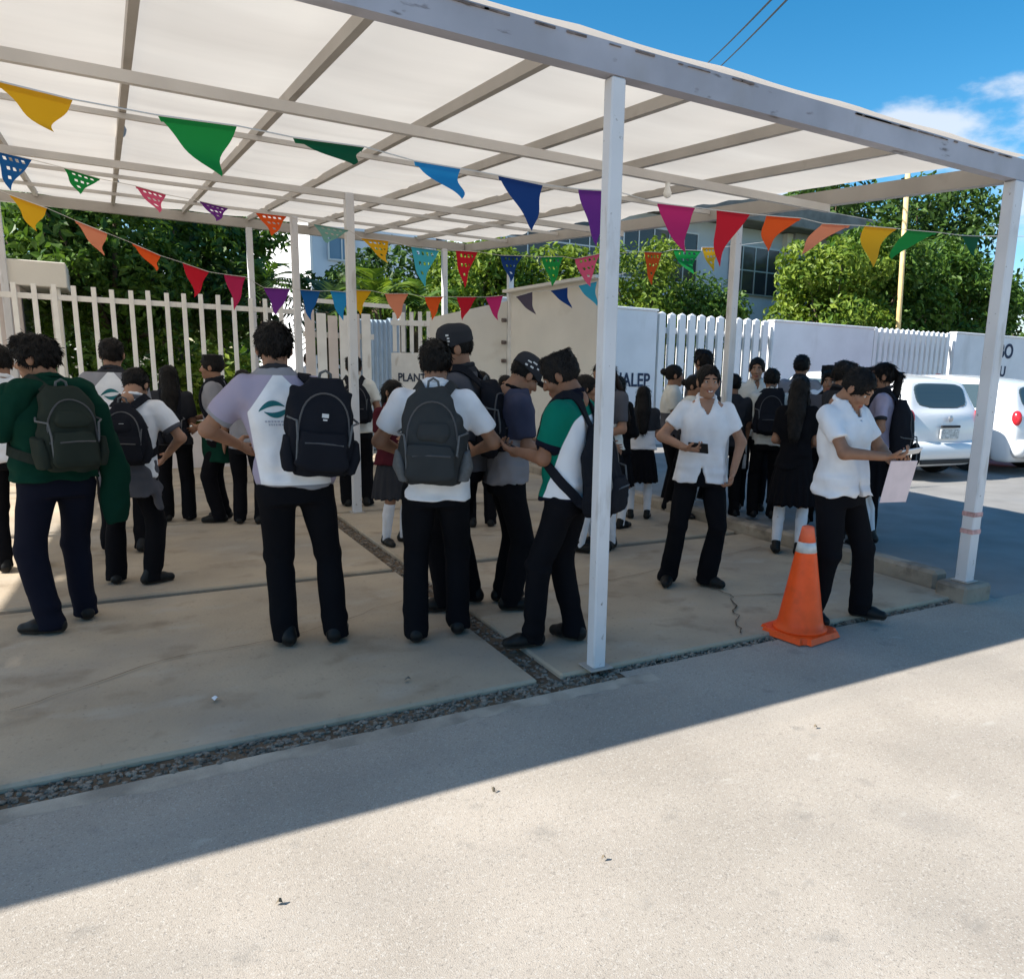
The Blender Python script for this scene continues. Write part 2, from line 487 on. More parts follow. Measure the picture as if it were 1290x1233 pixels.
GY = (3.41, 5.80, 5.90, 8.30, 8.38, 10.82, 10.88, 14.1)
for a in range(0, 8, 2):
    for b in range(0, 8, 2):
        dz = RNG.uniform(-.006, .004)
        box_obj('concrete_slab', (GX[a], GY[b], -.05), (GX[a + 1], GY[b + 1], dz), M['slab'], fore, .012)
def stones(name, x0, x1, y0, y1, n, smax, parent):
    """rubble set in a gutter: one joined part"""
    V_, F = [], []
    ico = bmesh.new(); bmesh.ops.create_icosphere(ico, subdivisions=1, radius=1)
    iv = np.array([v.co[:] for v in ico.verts]); jf = np.array([[v.index for v in f.verts] for f in ico.faces]); ico.free()
    c = np.stack([RNG.uniform(x0, x1, n), RNG.uniform(y0, y1, n), RNG.uniform(-.046, -.028, n)], 1)
    out = []; fo = []
    for i in range(n):
        s = RNG.uniform(.35, 1, 3) * smax * np.array([1, 1, .6]); a = RNG.uniform(0, 6.28); ca, sa = math.cos(a), math.sin(a)
        v = iv * (1 + RNG.uniform(-.18, .18, (len(iv), 1))) * s
        v = np.stack([v[:, 0] * ca - v[:, 1] * sa, v[:, 0] * sa + v[:, 1] * ca, v[:, 2]], 1) + c[i]
        out.append(v); fo.append(jf + i * len(iv))
    o = obj(name, qmesh(name, np.concatenate(out), np.concatenate(fo), M['stone'], None, False), parent)
    return tag(o, kind='stuff')
stones('gutter_rubble', -2.6, 2.2, 3.275, 3.412, 2900, .018, fore)
stones('gutter_rubble', 2.2, 5.3, 3.345, 3.405, 900, .017, fore)
stones('joint_rubble', 1.79, 1.92, 3.4, 9.0, 1500, .019, fore)
kb = tag(empty('kerb', (5.43, 3.6, 0)), kind='structure')
y = 3.62
for i in range(11):
    L = .92 if i else .8
    o = box_obj('kerb_stone', (-.085 + RNG.uniform(-.01, .01), y - 3.6, -.06), (.085, y - 3.6 + L - .018, .115 + RNG.uniform(-.012, .008)), M['kerb'], kb, .025)
    y += L
# shallow trickle of soil along the kerb, cracks in the slabs
def crack(pts, w):
    v, f = [], []
    P = []
    for a, b in zip(pts[:-1], pts[1:]):
        for t in np.linspace(0, 1, 9)[:-1]: P.append((a[0] + (b[0] - a[0]) * t + RNG.uniform(-.02, .02), a[1] + (b[1] - a[1]) * t + RNG.uniform(-.02, .02)))
    for i, p in enumerate(P):
        d = np.array(P[min(i + 1, len(P) - 1)]) - np.array(P[max(i - 1, 0)]); n_ = unit2(np.array([-d[1], d[0]])); ww = w * RNG.uniform(.3, 1.2)
        v += [(p[0] + n_[0] * ww, p[1] + n_[1] * ww, .006), (p[0] - n_[0] * ww, p[1] - n_[1] * ww, .006)]
    for i in range(len(P) - 1): f.append((2 * i, 2 * i + 1, 2 * i + 3, 2 * i + 2))
    obj('crack', pymesh('crack', v, f, M['joint']), fore)
def unit2(v): return v / (np.linalg.norm(v) + 1e-9)
# broken pale apron between the rubble and the road
M['apron'] = mat('pale_concrete_apron', (.38, .335, .275), .9, .25, 6, .3, 90)
av = []; af = []
for i in range(121):
    xx = -2.6 + 5.0 * i / 120; e = 3.165 + .035 * float(vnoise(np.array([[xx, 0, 0]], np.float32), (2.2, 1, 1), 2)[0]) + .018 * float(vnoise(np.array([[xx, 0, 0]], np.float32), (14, 1, 1), 4)[0]); av += [(xx, e, -.0294), (xx, 3.273, -.0285)]
for i in range(120): af.append((2 * i, 2 * i + 2, 2 * i + 3, 2 * i + 1))
tag(obj('kerb_apron', pymesh('kerb_apron', av, af, M['apron'])), kind='structure')
crack([(3.75, 4.62), (3.72, 4.1), (3.45, 3.75), (3.2, 3.42)], .006)
crack([(3.72, 4.1), (4.3, 3.95), (4.9, 4.3), (5.3, 4.25)], .005)
crack([(-.5, 4.15), (.2, 4.55), (.75, 4.6), (1.75, 5.1)], .003)
crack([(1.93, 5.25), (2.6, 4.8), (3.4, 4.9), (5.3, 5.3)], .004)
crack([(2.0, 7.2), (3.1, 6.6), (3.9, 6.7), (5.2, 6.3)], .005)

# ------------------------------------------------------------------ the canopy
CX0, CX1, CY0, CY1 = -4.62, 5.42, 3.41, 13.30
def CH(y): return 2.937 + .0551 * (y - CY0)          # underside of the frame
can = tag(empty('shade_canopy', (0.4, 8.3, 0)), 'long white tarp canopy on painted steel posts over the school forecourt', 'canopy')
cl = lambda p: (p[0] - .4, p[1] - 8.3, p[2])
def cbar(name, a, b, w, h, m, par=can):
    return MB().bar(cl(a), cl(b), w, h).build(name, m, par)
fb = cbar('front_beam', (CX0 - .1, CY0, CH(CY0) + .0675), (CX1 + .09, CY0, CH(CY0) + .0675), .085, .135, M['beam'])
cbar('end_beam', (CX1, CY0 + .045, CH(CY0) + .06), (CX1, CY1 + .05, CH(CY1) + .06), .08, .12, M['rafter'])
cbar('end_beam', (CX0, CY0 + .045, CH(CY0) + .06), (CX0, CY1 + .05, CH(CY1) + .06), .08, .12, M['rafter'])
cbar('back_beam', (CX0 + .05, CY1, CH(CY1) + .06), (CX1 - .05, CY1, CH(CY1) + .06), .09, .13, M['rafter'])
for i, yy in enumerate((5.06, 6.67, 8.29, 9.92, 11.56)):
    big = yy in (5.06, 8.29); dz = -.033 if big else .070
    cbar('purlin', (CX0 + .042, yy, CH(yy) + dz), (CX1 - .042, yy, CH(yy) + dz), .045 if big else .03, .06 if big else .035, M['purlin'])
for xx in [.2055 + .868 * k for k in range(-5, 6)]:
    cbar('rafter', (xx, CY0 + .054, CH(CY0) + .125), (xx, CY1 - .05, CH(CY1) + .125), .042, .066, M['rafter'])
def post(x, y, w=.115, base=0.0, m='paint', plate=True):
    p = MB().box((-w / 2 + x - .4, -w / 2 + y - 8.3, base), (w / 2 + x - .4, w / 2 + y - 8.3, CH(y) - .002), 0, .008).build('post', M[m], can)
    if plate: MB().box((x - .4 - .07, y - 8.3 - .07, base + .001), (x - .4 + .07, y - 8.3 + .07, base + .011), 0, .003).build('base_plate', M['rafter'], p)
    return p
pc = post(2.14, CY0, .078)
pr = post(5.40, CY0, .098, base=.10)
MB().box((5.40 - .4 - .16, CY0 - 8.3 - .13, -.06), (5.40 - .4 + .16, CY0 - 8.3 + .13, .099), 0, .02).build('concrete_footing', M['kerb'], can)
for k, z in enumerate((.47, .60)):                    # faded warning bands on the right post
    MB().box((5.40 - .4 - .051, CY0 - 8.3 - .051, z), (5.40 - .4 + .051, CY0 - 8.3 + .051, z + .035), 0, 0).build('faded_red_band', mat('faded_red_paint', (.50, .30, .29), .7, .3, 20), pr)
for x, yy in ((5.40, 6.25), (5.0, 13.24), (2.14, 8.29), (2.14, 11.0), (1.93, 13.24), (-1.14, 3.41), (-1.14, 8.29), (-1.1, 13.24), (-4.42, 3.41), (-4.42, 8.29), (-4.42, 13.24)): post(x, yy, .085)
# tarp laid over the rafters, sagging between the purlins
ny, nx = 100, 60
tv = []; tf = []
for j in range(ny + 1):
    yy = CY0 - .04 + (CY1 + .09 - CY0) * j / ny
    for i in range(nx + 1):
        xx = CX0 - .03 + (CX1 - CX0 + .06) * i / nx
        u = ((yy - CY0) / 1.63) % 1.0; w = ((xx - .2055) / .868) % 1.0
        sag = (.016 * math.sin(math.pi * u) + .012) * math.sin(math.pi * w) ** .8 * (1 if 0 < i < nx else 0)
        wr = float(vnoise(np.array([[xx, yy, 0.]], np.float32), (.7, 4.5, 1), 3)[0]) * .030 * min(1, max(.1, (yy - 4.6) / 3))
        tv.append(cl((xx, yy, CH(yy) + .170 - sag + wr)))
for j in range(ny):
    for i in range(nx): tf.append((j * (nx + 1) + i, j * (nx + 1) + i + 1, (j + 1) * (nx + 1) + i + 1, (j + 1) * (nx + 1) + i))
obj('tarp', pymesh('tarp', tv, tf, M['tarp'], None, True), can)
# drips of rust and tar where the tarp is fixed to the beam
mb = MB()
for i in range(46):
    xx = RNG.uniform(-1.2, 5.3); L = RNG.uniform(.02, .14) if i % 3 else RNG.uniform(.1, .32)
    mb.box(cl((xx, CY0 - .050, CH(CY0) + .118)), cl((xx + L, CY0 - .0435, CH(CY0) + .118 + RNG.uniform(.003, .010))))
tag(mb.build('sealant_line', M['rust'], fb), kind='stuff')
lamp = MB().lathe([(.018, .02), (.02, 0), (.018, -.03), (.032, -.07), (.028, -.095), (.008, -.108)], (0, 0, 0), 12)
lo_ = lamp.build('hanging_bulb', mat('frosted_bulb', (.85, .85, .82), .3), None, True)
lo_.location = (3.67, 5.06, CH(5.06) - .063); tag(lo_, 'small white light bulb hanging under a canopy purlin near the magenta pennant', 'light bulb')

# ------------------------------------------------------------------ left fence, booth, gates
lf = tag(empty('railing_fence', (0, 12.6, 0)), 'cream steel railing fence with thin uprights behind the students on the left', 'fence')
MB().box((-3.6, -.10, -.05), (2.44, .10, .52), 0, .02).build('base_wall', M['pinkish'], lf)
MB().box((-3.6, .02, 2.23), (2.44, .06, 2.30), 0, .004).build('top_rail', M['fence'], lf)
MB().box((-3.6, .02, .66), (2.44, .06, .72), 0, .004).build('bottom_rail', M['fence'], lf)
pm = MB().box((-.029, -.022, .52), (.029, .018, 2.43), 0, .004).build('upright', M['fence'], lf)
pm.location.x = -3.5
x = -3.5 + .212
while x < 2.4:
    c = pm.copy(); COL.objects.link(c); c.parent = lf; c.location = (x, 0, RNG.uniform(-.03, .0)); c.rotation_euler = (0, R(RNG.uniform(-.25, .25)), 0); x += .212
bt = tag(empty('gate_booth', (-1.9, 13.6, 0)), 'beige gate booth with a flat roof edge at the left end of the railing', 'booth')
MB().box((-1.9, -.35, 2.43), (1.49, 1.6, 2.76), 0, .01).build('roof_slab', M['wall_beige'], bt)
MB().box((-1.8, -.28, -.05), (.95, 1.5, 2.43), 0, .01).build('wall', M['pinkish'], bt)
MB().box((.952, -.2, 1.3), (.965, 1.2, 2.3), 0, 0).build('window', M['glass_dark'], bt)
MB().box((1.28, -.28, -.05), (1.40, -.16, 2.43), 0, .01).build('corner_post', M['wall_beige'], bt)

gt = tag(empty('sliding_gate', (2.95, 12.3, 0)), 'cream sliding gate of wide upright boards beside the railing fence', 'gate')
for i in range(6):
    z1 = 2.24 + RNG.uniform(-.03, .05)
    MB().box((-.46 + i * .165, -.02, .12), (-.46 + i * .165 + .135, .015, z1), 0, .006).build('board', M['fence'] if i % 2 else M['pinkish'], gt)
MB().box((-.48, .02, .3), (.56, .06, .38)).build('rail', M['fence'], gt)
MB().box((-.48, .02, 1.9), (.56, .06, 1.98)).build('rail', M['fence'], gt)
MB().bar((-.40, .05, 2.43), (1.0, .05, 2.41), .05, .06).build('top_bar', M['fence'], gt)
MB().bar((-.40, .05, .0), (-.40, .05, 2.43), .06, .06).build('gate_post', M['fence'], gt)

cs = tag(empty('corrugated_door', (4.15, 14.3, 0)), 'pale blue corrugated metal door standing behind the two gates', 'door')
mb = MB(); n = 18; v = []; f = []
for i in range(n + 1):
    xx = -.36 + .74 * i / n; yy = .025 if i % 2 else -.02
    v += [(xx, yy, 0), (xx, yy, 2.30 if xx < .15 else 2.34)]
for i in range(n): f.append((2 * i, 2 * i + 2, 2 * i + 3, 2 * i + 1))
mb.add(v, f); mb.build('ribbed_sheet', M['blue_metal'], cs)
MB().box((.40, -.05, 0), (.50, .05, 2.6), 0, .01).build('door_post', M['eave'], cs)

g2 = tag(empty('sheet_gate', (3.95, 12.9, 0), 0), 'cream sheet metal gate with short pickets on top and painted lettering', 'gate')
ga, gb = Vector((0, 0, 0)), Vector((1.75, -.68, 0)); gd = (gb - ga).normalized(); gn = Vector((-gd.y, gd.x, 0)); GL = (gb - ga).length
def gpt(s, o, z): p = ga + gd * s + gn * o; return (p.x, p.y, z)
def gpanel(name, s0, s1, z0, za, zb, m, th=.03, par=g2):
    v = [gpt(s, o, z) for s, zt in ((s0, za), (s1, zb)) for o in (-th / 2, th / 2) for z in (z0, zt)]
    return obj(name, pymesh(name, v, [(0, 4, 5, 1), (2, 3, 7, 6), (1, 5, 7, 3), (0, 2, 6, 4), (0, 1, 3, 2), (4, 6, 7, 5)], m), par)
gpanel('sheet', .0, .62, .08, 1.72, 1.74, M['fence'])
gpanel('sheet', .62, GL, .08, 2.30, 2.62, M['wall_beige'])
for i in range(5): gpanel('picket', .03 + i * .135, .03 + i * .135 + .062, 1.74, 2.36 + .01 * i, 2.36 + .01 * i, M['fence'], .022)
gpanel('rail', 0, .62, 2.16, 2.24, 2.25, M['fence'], .05)
MB().bar(gpt(GL + .05, 0, 0), gpt(GL + .05, 0, 3.08), .085, .085).build('gate_post', M['fence'], g2)
for z in (2.28, 1.92, 1.62): MB().box(tuple(a - .03 for a in gpt(GL - .06, -.03, z + .03)), tuple(a + .03 for a in gpt(GL - .04, -.03, z + .03)), 0, .008).build('hinge', M['rust'], g2)

def lettering(name, body, m, size, loc, rotz=0, parent=None, bold=.0, label=None, xscale=1.0):
    cu = bpy.data.curves.new(name, 'FONT'); cu.body = body; cu.size = size; cu.extrude = .004; cu.offset = bold; cu.align_x = 'LEFT'
    t = bpy.data.objects.new(name, cu); COL.objects.link(t)
    dg = bpy.context.evaluated_depsgraph_get(); me = bpy.data.meshes.new_from_object(t.evaluated_get(dg))
    bpy.data.objects.remove(t); me.name = name
    me.materials.clear(); me.materials.append(m)
    o = obj(name, me, parent); o.location = loc; o.rotation_euler = (R(90), 0, rotz); o.scale = (xscale, 1, 1)
    return o
lettering('lettering', 'PLANTEL', M['ink'], .185, gpt(.10, -.022, 1.27), math.atan2(gd.y, gd.x), g2, .004, xscale=.8)

bw = tag(empty('side_wall', (5.90, 11.1, 0)), 'tall plain cream wall running back beside the sheet gate', 'wall')
v = []
for (x, yy, zt) in ((5.74, 12.22, 2.74), (6.12, 9.95, 2.84)):
    for o in (0, .20): v += [(x + o - 5.9, yy - 11.1 + o * .17, -.1), (x + o - 5.9, yy - 11.1 + o * .17, zt)]
obj('masonry', pymesh('masonry', v, [(0, 1, 5, 4), (2, 6, 7, 3), (1, 3, 7, 5), (0, 2, 3, 1), (4, 5, 7, 6)], M['wall_beige']), bw)
MB().bar((5.72 - 5.9, 12.20 - 11.1, 2.765), (6.12 - 5.9, 9.93 - 11.1, 2.865), .26, .045).build('coping', M['wall_beige'], bw)

# ------------------------------------------------------------------ the white street wall on the right
def wall_pier(x0, x1, z1, label):
    o = tag(empty('boundary_wall', ((x0 + x1) / 2, 14.1, 0)), label, 'wall'); w = (x1 - x0) / 2
    MB().box((-w, -.1, -.1), (w, .1, z1), 0, .012).build('masonry', M['wall_white'], o)
    MB().box((-w - .02, -.125, z1 + .001), (w + .02, .125, z1 + .05), 0, .012).build('coping', M['picket_white'], o)
    return o
w1 = wall_pier(6.35, 10.05, 2.79, 'white wall panel with dark school lettering behind the center post')
w2 = wall_pier(13.42, 16.94, 2.77, 'plain white wall panel between the two picket stretches')
w3 = wall_pier(20.36, 26.5, 2.83, 'white wall panel with dark letters at the right edge behind the cars')
lettering('lettering', 'CONALEP', M['ink'], .40, (8.44 - 8.2, -.108, 1.215), 0, w1, .008, xscale=.82)
lettering('lettering', 'BO', M['ink'], .58, (22.42 - 23.43, -.108, 2.24), 0, w3, .014, xscale=.95)
lettering('lettering', 'U', M['ink'], .42, (22.62 - 23.43, -.108, 1.70), 0, w3, .01)
def picket_run(x0, x1, step, w, z1, label):
    o = tag(empty('picket_fence', (x0, 14.1, 0)), label, 'fence')
    MB().box((0.003, .02, -.1), (x1 - x0 - .003, .12, .45), 0, .01).build('base_wall', M['wall_white'], o)
    MB().box((0.003, .045, z1 - .42), (x1 - x0 - .003, .10, z1 - .30), 0, .005).build('rail', M['picket_white'], o)
    me = None; x = .04
    while x + w < x1 - x0:
        if me is None:
            pr_ = MB()
            vv = [(0, -.05, .4), (w, -.05, .4), (w, .04, .4), (0, .04, .4), (0, -.05, z1 - .02), (w, -.05, z1 - .02), (w, .04, z1 - .02), (0, .04, z1 - .02), (w * .5, -.02, z1 + .03)]
            pr_.add(vv, [(0, 1, 5, 4), (1, 2, 6, 5), (2, 3, 7, 6), (3, 0, 4, 7), (4, 5, 8), (5, 6, 8), (6, 7, 8), (7, 4, 8)])
            c = pr_.build('picket', M['picket_white'], o); me = c
        else: c = me.copy(); COL.objects.link(c); c.parent = o
        c.location = (x, 0, RNG.uniform(-.012, .006)); x += step
picket_run(10.10, 13.38, .272, .165, 2.78, 'white picket fence of broad slats just right of the lettered wall')
picket_run(16.98, 20.32, .215, .125, 2.82, 'white picket fence of narrow slats above the white cars')

# ------------------------------------------------------------------ buildings behind
b1 = tag(empty('school_building', (17.5, 23, 0)), 'low grey school building with a dark eave and windows behind the white wall', 'building')
MB().box((-8.5, -2.0, -.1), (3.0, 6, 6.3), 0, 0).build('wall', M['blue_wall'], b1)
MB().box((3.003, -2.35, -.1), (6.2, 6, 6.6), 0, 0).build('end_wall', M['grey_wall'], b1)
MB().box((-9.0, -3.1, 6.32), (6.6, 6.4, 7.0), 0, .03).build('roof_slab', M['eave'], b1)
MB().box((2.72, -2.25, -.1), (2.995, -2.003, 6.3), 0, .01).build('pilaster', M['wall_beige'], b1)
def window(par, x0, x1, z0, z1, y, cols, rows, glass='glass_dark'):
    f = MB()
    t = .05
    f.box((x0, y - .03, z0), (x1, y + .02, z0 + t)).box((x0, y - .03, z1 - t), (x1, y + .02, z1)).box((x0, y - .03, z0 + t + .001), (x0 + t, y + .02, z1 - t - .001)).box((x1 - t, y - .03, z0 + t + .001), (x1, y + .02, z1 - t - .001))
    for i in range(1, cols): xx = x0 + (x1 - x0) * i / cols; f.box((xx - .02, y - .026, z0 + t + .001), (xx + .02, y + .015, z1 - t - .001))
    for i in range(1, rows): zz = z0 + (z1 - z0) * i / rows; f.box((x0 + t + .001, y - .022, zz - .02), (x1 - t - .001, y + .012, zz + .02))
    fo = f.build('window_frame', M['alu'], par)
    p = MB().box((x0 + t, y - .004, z0 + t), (x1 - t, y + .004, z1 - t)).build('pane', M[glass], fo)
    return fo
window(b1, .35, 2.6, 4.15, 5.75, -2.06, 4, 2)
window(b1, -3.9, -1.0, 4.3, 5.9, -2.06, 5, 2); window(b1, -7.8, -4.4, 4.3, 5.9, -2.06, 5, 2)
MB().box((4.2, -2.42, 3.0), (4.7, -2.36, 3.9), 0, .01).build('meter_box', M['alu'], b1)
b2 = tag(empty('white_building', (6.2, 26, 0)), 'white two storey building with shade painted pale blue on its front, between the palms', 'building')
MB().box((-1.12, -2.0, -.1), (-1.05, 9, 5.7), 0, 0).build('white_wall', mat('white_side_wall', (.80, .80, .80), .8, .03, 2), b2)
MB().box((-1.047, -2.0, -.1), (2.6, 9, 5.6), 0, 0).build('wall', M['blue_wall'], b2)  # bluer than the sunlit white side: shade put into the front's colour
window(b2, -.65, .15, 4.35, 5.05, -2.05, 2, 1, 'glass_blue')
window(b2, -.65, .15, 1.5, 2.6, -2.05, 2, 1, 'glass_blue')
MB().box((-1.3, -2.25, 5.72), (2.8, 9.2, 5.95), 0, .01).build('roof_slab', M['wall_white'], b2)
# yellow mast and cables
ym = tag(MB().tube([(0, 0, 0), (-.22, 0, 4), (-.42, 0, 7.2)], .072, 10).build('mast', M['yellow_pole'], None, True), 'tall yellow painted mast standing in front of the big tree', 'pole')
ym.location = (21.15, 15.3, 0)
ym.location = (21.15 * 15.3 / 16.5 + .05, 15.3, 0)
for i, (a, b) in enumerate((((26.2, 34, 16.4), (12.8, 14.5, 9.6)), ((26.9, 34, 16.3), (13.2, 14.5, 9.65)))):
    a, b = Vector(a), Vector(b); d = b - a; p0, p1 = a - d * .7, b + d * .9
    pts = [p0.lerp(p1, t) - Vector((0, 0, .25 * math.sin(math.pi * t))) for t in np.linspace(0, 1, 14)]
    tag(MB().tube(pts, .022, 5).build('overhead_cable', M['wire']), ('upper black overhead cable crossing the blue sky above the canopy', 'lower black overhead cable crossing the blue sky above the canopy')[i], 'cable', 'overhead cables in the sky')

# ------------------------------------------------------------------ trees and plants
LEAF = {
 'dark': thin_mat('dark_leaf', (.012, .034, .009), .32, .55, (.10, .19, .03)),
 'mid': thin_mat('mid_green_leaf', (.025, .075, .012), .32, .5, (.14, .24, .035)),
 'lime': thin_mat('yellow_green_leaf', (.055, .13, .014), .35, .5, (.28, .36, .05)),
 'blue': thin_mat('grey_green_leaf', (.02, .05, .03), .3, .5, (.10, .16, .09)),
}
def leaves(name, blobs, n, size, m, parent, aspect=.5, fill=.45):
    """many small bent leaves through the crown's volume; shade = a random value per leaf clump"""
    vol = np.array([b[1][0] * b[1][1] * b[1][2] for b in blobs]) ** .67; pk = RNG.choice(len(blobs), n, p=vol / vol.sum())
    C = np.array([b[0] for b in blobs])[pk]; Rd = np.array([b[1] for b in blobs])[pk]
    d = RNG.normal(size=(n, 3)); d /= np.linalg.norm(d, axis=1)[:, None]
    rad = 1 - fill * RNG.random(n) ** 1.6 + RNG.normal(0, .05, n)
    P = C + d * Rd * rad[:, None]
    cl_ = vnoise(P.astype(np.float32), (2.2, 2.2, 2.2), 5); keep = cl_ + RNG.normal(0, .25, n) > -.35
    P, d, cl_ = P[keep], d[keep], cl_[keep]; n = len(P)
    nr = d * .7 + RNG.normal(0, .6, (n, 3)) + np.array([0, 0, .35]); nr /= np.linalg.norm(nr, axis=1)[:, None]
    t = np.cross(nr, RNG.normal(size=(n, 3))); t /= np.linalg.norm(t, axis=1)[:, None]; b = np.cross(nr, t)
    s = size * RNG.uniform(.6, 1.35, n)[:, None]
    V_ = np.stack([P - t * s, P - b * s * aspect + nr * s * .12, P + t * s - nr * s * .25, P + b * s * aspect + nr * s * .12], 1).reshape(-1, 3)
    Q = np.arange(n * 4).reshape(-1, 4)
    me = qmesh(name, V_, Q, m, None, False)
    at = me.attributes.new('shade', 'FLOAT', 'FACE'); at.data.foreach_set('value', np.clip(.42 + cl_ * .35 + RNG.normal(0, .22, n), 0, 1).astype(np.float32))
    return obj(name, me, parent)
def tree(label, x, y, h, w, kind, n=5000, size=.11, trunk=.12, low=.25, cat='tree', name='leafy_tree', nb=9, group='trees behind the walls'):
    o = tag(empty(name, (x, y, -.1)), label, cat, group)
    tr = MB(); top = h * (low + .25)
    tr.tube([(0, 0, 0), (.05 * w, .03, top * .5), (-.03 * w, 0, top)], [trunk, trunk * .75, trunk * .55], 9)
    blobs = [((0, 0, h * (low + (1 - low) * .5)), (w * .36, w * .36, h * (1 - low) * .40))]
    for i in range(nb):
        a = 6.283 * i / nb + RNG.uniform(-.4, .4); zz = h * RNG.uniform(low + .10, .88); rr = w * RNG.uniform(.18, .36) * (1.15 - .5 * abs(zz / h - .5))
        c = (math.cos(a) * rr, math.sin(a) * rr, zz); s = w * RNG.uniform(.15, .24); blobs.append((c, (s, s, s * .85)))
        tr.tube([(-.02 * w, 0, top * .75), (c[0] * .5, c[1] * .5, (top + zz) / 2 - .1), c], [trunk * .45, trunk * .3, trunk * .12], 6)
    tr.build('trunk', M['bark'], o, True)
    leaves('crown', blobs, int(n * 1.6), size * .8, LEAF[kind], o)
    return o
def palm(label, x, y, h, n, L, kind, fan=False, group='palms behind the railing'):
    o = tag(empty('palm', (x, y, -.1)), label, 'palm', group)
    MB().tube([(0, 0, 0), (.04, 0, h * .5), (0, 0, h)], [.13, .10, .09], 9).build('trunk', M['bark'], o, True)
    for i in range(n):
        a = 6.283 * i / n * 2.4 + RNG.uniform(-.2, .2); el = RNG.uniform(-.1, 1.35); v = []; f = []
        d = Vector((math.cos(a) * math.cos(el), math.sin(a) * math.cos(el), math.sin(el))); s = d.cross(Vector((0, 0, 1))).normalized()
        LL = L * RNG.uniform(.75, 1.1); k = 11
        pts = [Vector((0, 0, h)) + d * LL * t - Vector((0, 0, 1)) * LL * .55 * t * t for t in np.linspace(0, 1, k + 1)]
        for j in range(k):
            p = pts[j + 1]; q = (pts[j + 1] - pts[j]).normalized(); ln = LL * .30 * math.sin(math.pi * (j + 1.2) / (k + 1.6)) + .05
            for sg in (-1, 1):
                b0 = len(v); e = p + s * sg * ln * .8 + q * ln * .7 - Vector((0, 0, .25 * ln)); w_ = .016 + .012 * L
                v += [p - q * w_, p + q * w_, e]; f.append((b0, b0 + 1, b0 + 2))
        b0 = len(v); v += [pts[0] + s * .012, pts[0] - s * .012, pts[k // 2] - s * .01, pts[k // 2] + s * .01]; f.append((b0, b0 + 1, b0 + 2, b0 + 3))
        me = pymesh('frond', v, f, LEAF[kind]); at = me.attributes.new('shade', 'FLOAT', 'FACE'); at.data.foreach_set('value', RNG.uniform(.1, .8, len(f)).astype(np.float32)); obj('frond', me, o)
    return o
tree('dark leafy tree behind the railing left of the salmon pennant', -1.2, 16.2, 5.4, 3.2, 'mid', 4200, .12)
tree('dark tree with pale green clumps behind the railing near the booth', .15, 15.3, 4.8, 2.6, 'mid', 4600, .10)
tree('deep green shady tree behind the middle of the railing', 1.1, 17.4, 5.6, 3.4, 'dark', 3500, .12)
tree('broad green tree behind the railing beside the spiky palm', 2.0, 18.6, 5.4, 3.0, 'mid', 4200, .12)
tree('low dark hedge tree filling the gap under the railing trees', -.4, 14.4, 2.3, 2.6, 'mid', 2300, .09, low=.05)
tree('low bushy hedge behind the right part of the railing', 1.35, 14.5, 2.1, 2.2, 'lime', 2000, .09, low=.05)
palm('dark spiky palm rising behind the railing by the white building', 2.5, 15.8, 2.95, 34, 1.0, 'dark')
palm('low drooping palm in front of the white two storey building', 3.75, 16.4, 2.6, 30, 1.25, 'blue')
palm('bright yellow green palm behind the sliding gate', 4.5, 15.6, 2.75, 30, 1.35, 'lime')
palm('dark green palm behind the sheet gate', 5.4, 15.9, 2.7, 30, 1.3, 'mid')
tree('dark bush between the palms and the sheet gate', 4.7, 17.8, 4.2, 2.6, 'dark', 3600, .11, low=.1)
tree('dark leafy bush behind the corrugated door', 4.35, 15.0, 2.3, 1.3, 'mid', 1800, .07, low=.05)
tree('yellow green tree behind the cream wall near the navy pennant', 7.3, 17.6, 4.9, 3.0, 'lime', 5200, .11)
tree('yellow green leafy tree behind the cream wall next to the center post', 9.2, 17.2, 4.9, 3.0, 'lime', 5200, .11)
tree('shaded tree far behind the cream wall', 6.6, 20.5, 5.2, 3.2, 'dark', 3800, .13)
tree('round bright green bush above the picket fence by the lettered wall', 10.9, 15.9, 4.9, 2.8, 'lime', 7000, .085, low=.1, nb=11)
tree('bright green bush above the picket fence in front of the school window', 12.7, 15.8, 4.5, 2.5, 'mid', 6500, .085, low=.1, nb=11)
tree('large bright green tree right of the school building', 18.9, 17.2, 5.5, 3.8, 'lime', 8500, .13, low=.1, nb=14)
tree('large green tree around the yellow mast', 21.4, 17.8, 6.4, 4.8, 'mid', 9000, .14, low=.1, nb=14)
tree('large leafy tree behind the right canopy post', 25.2, 18.0, 6.6, 5.0, 'mid', 8500, .14, low=.1, nb=14)
tree('tall shady tree behind the bright tree on the right', 24.5, 23, 9.6, 7.0, 'dark', 7000, .2, low=.15, nb=14)
tree('tall dark tree far behind the right canopy post', 31.5, 24, 10.4, 7.5, 'dark', 7000, .2, low=.15, nb=14)
tree('tall tree with thin crown above the school roof', 26.5, 31, 11.0, 6.5, 'blue', 4200, .2, low=.2, nb=12)
tree('broad dark tree at the far right edge', 33.0, 19, 7.2, 6.5, 'dark', 6000, .17, low=.1, nb=12)
# a hedge mass far off closes the view between the houses
def hedge_row():
    blobs = [((x, RNG.uniform(36, 44), RNG.uniform(1.5, 3)), (RNG.uniform(3, 5), 2.5, RNG.uniform(2.2, 3.6))) for x in np.arange(-40, 90, 4.2)]
    o = leaves('distant_trees', blobs, 15000, .42, LEAF['dark'], None); tag(o, 'mass of distant dark trees behind the houses', 'trees', kind='stuff')
hedge_row()

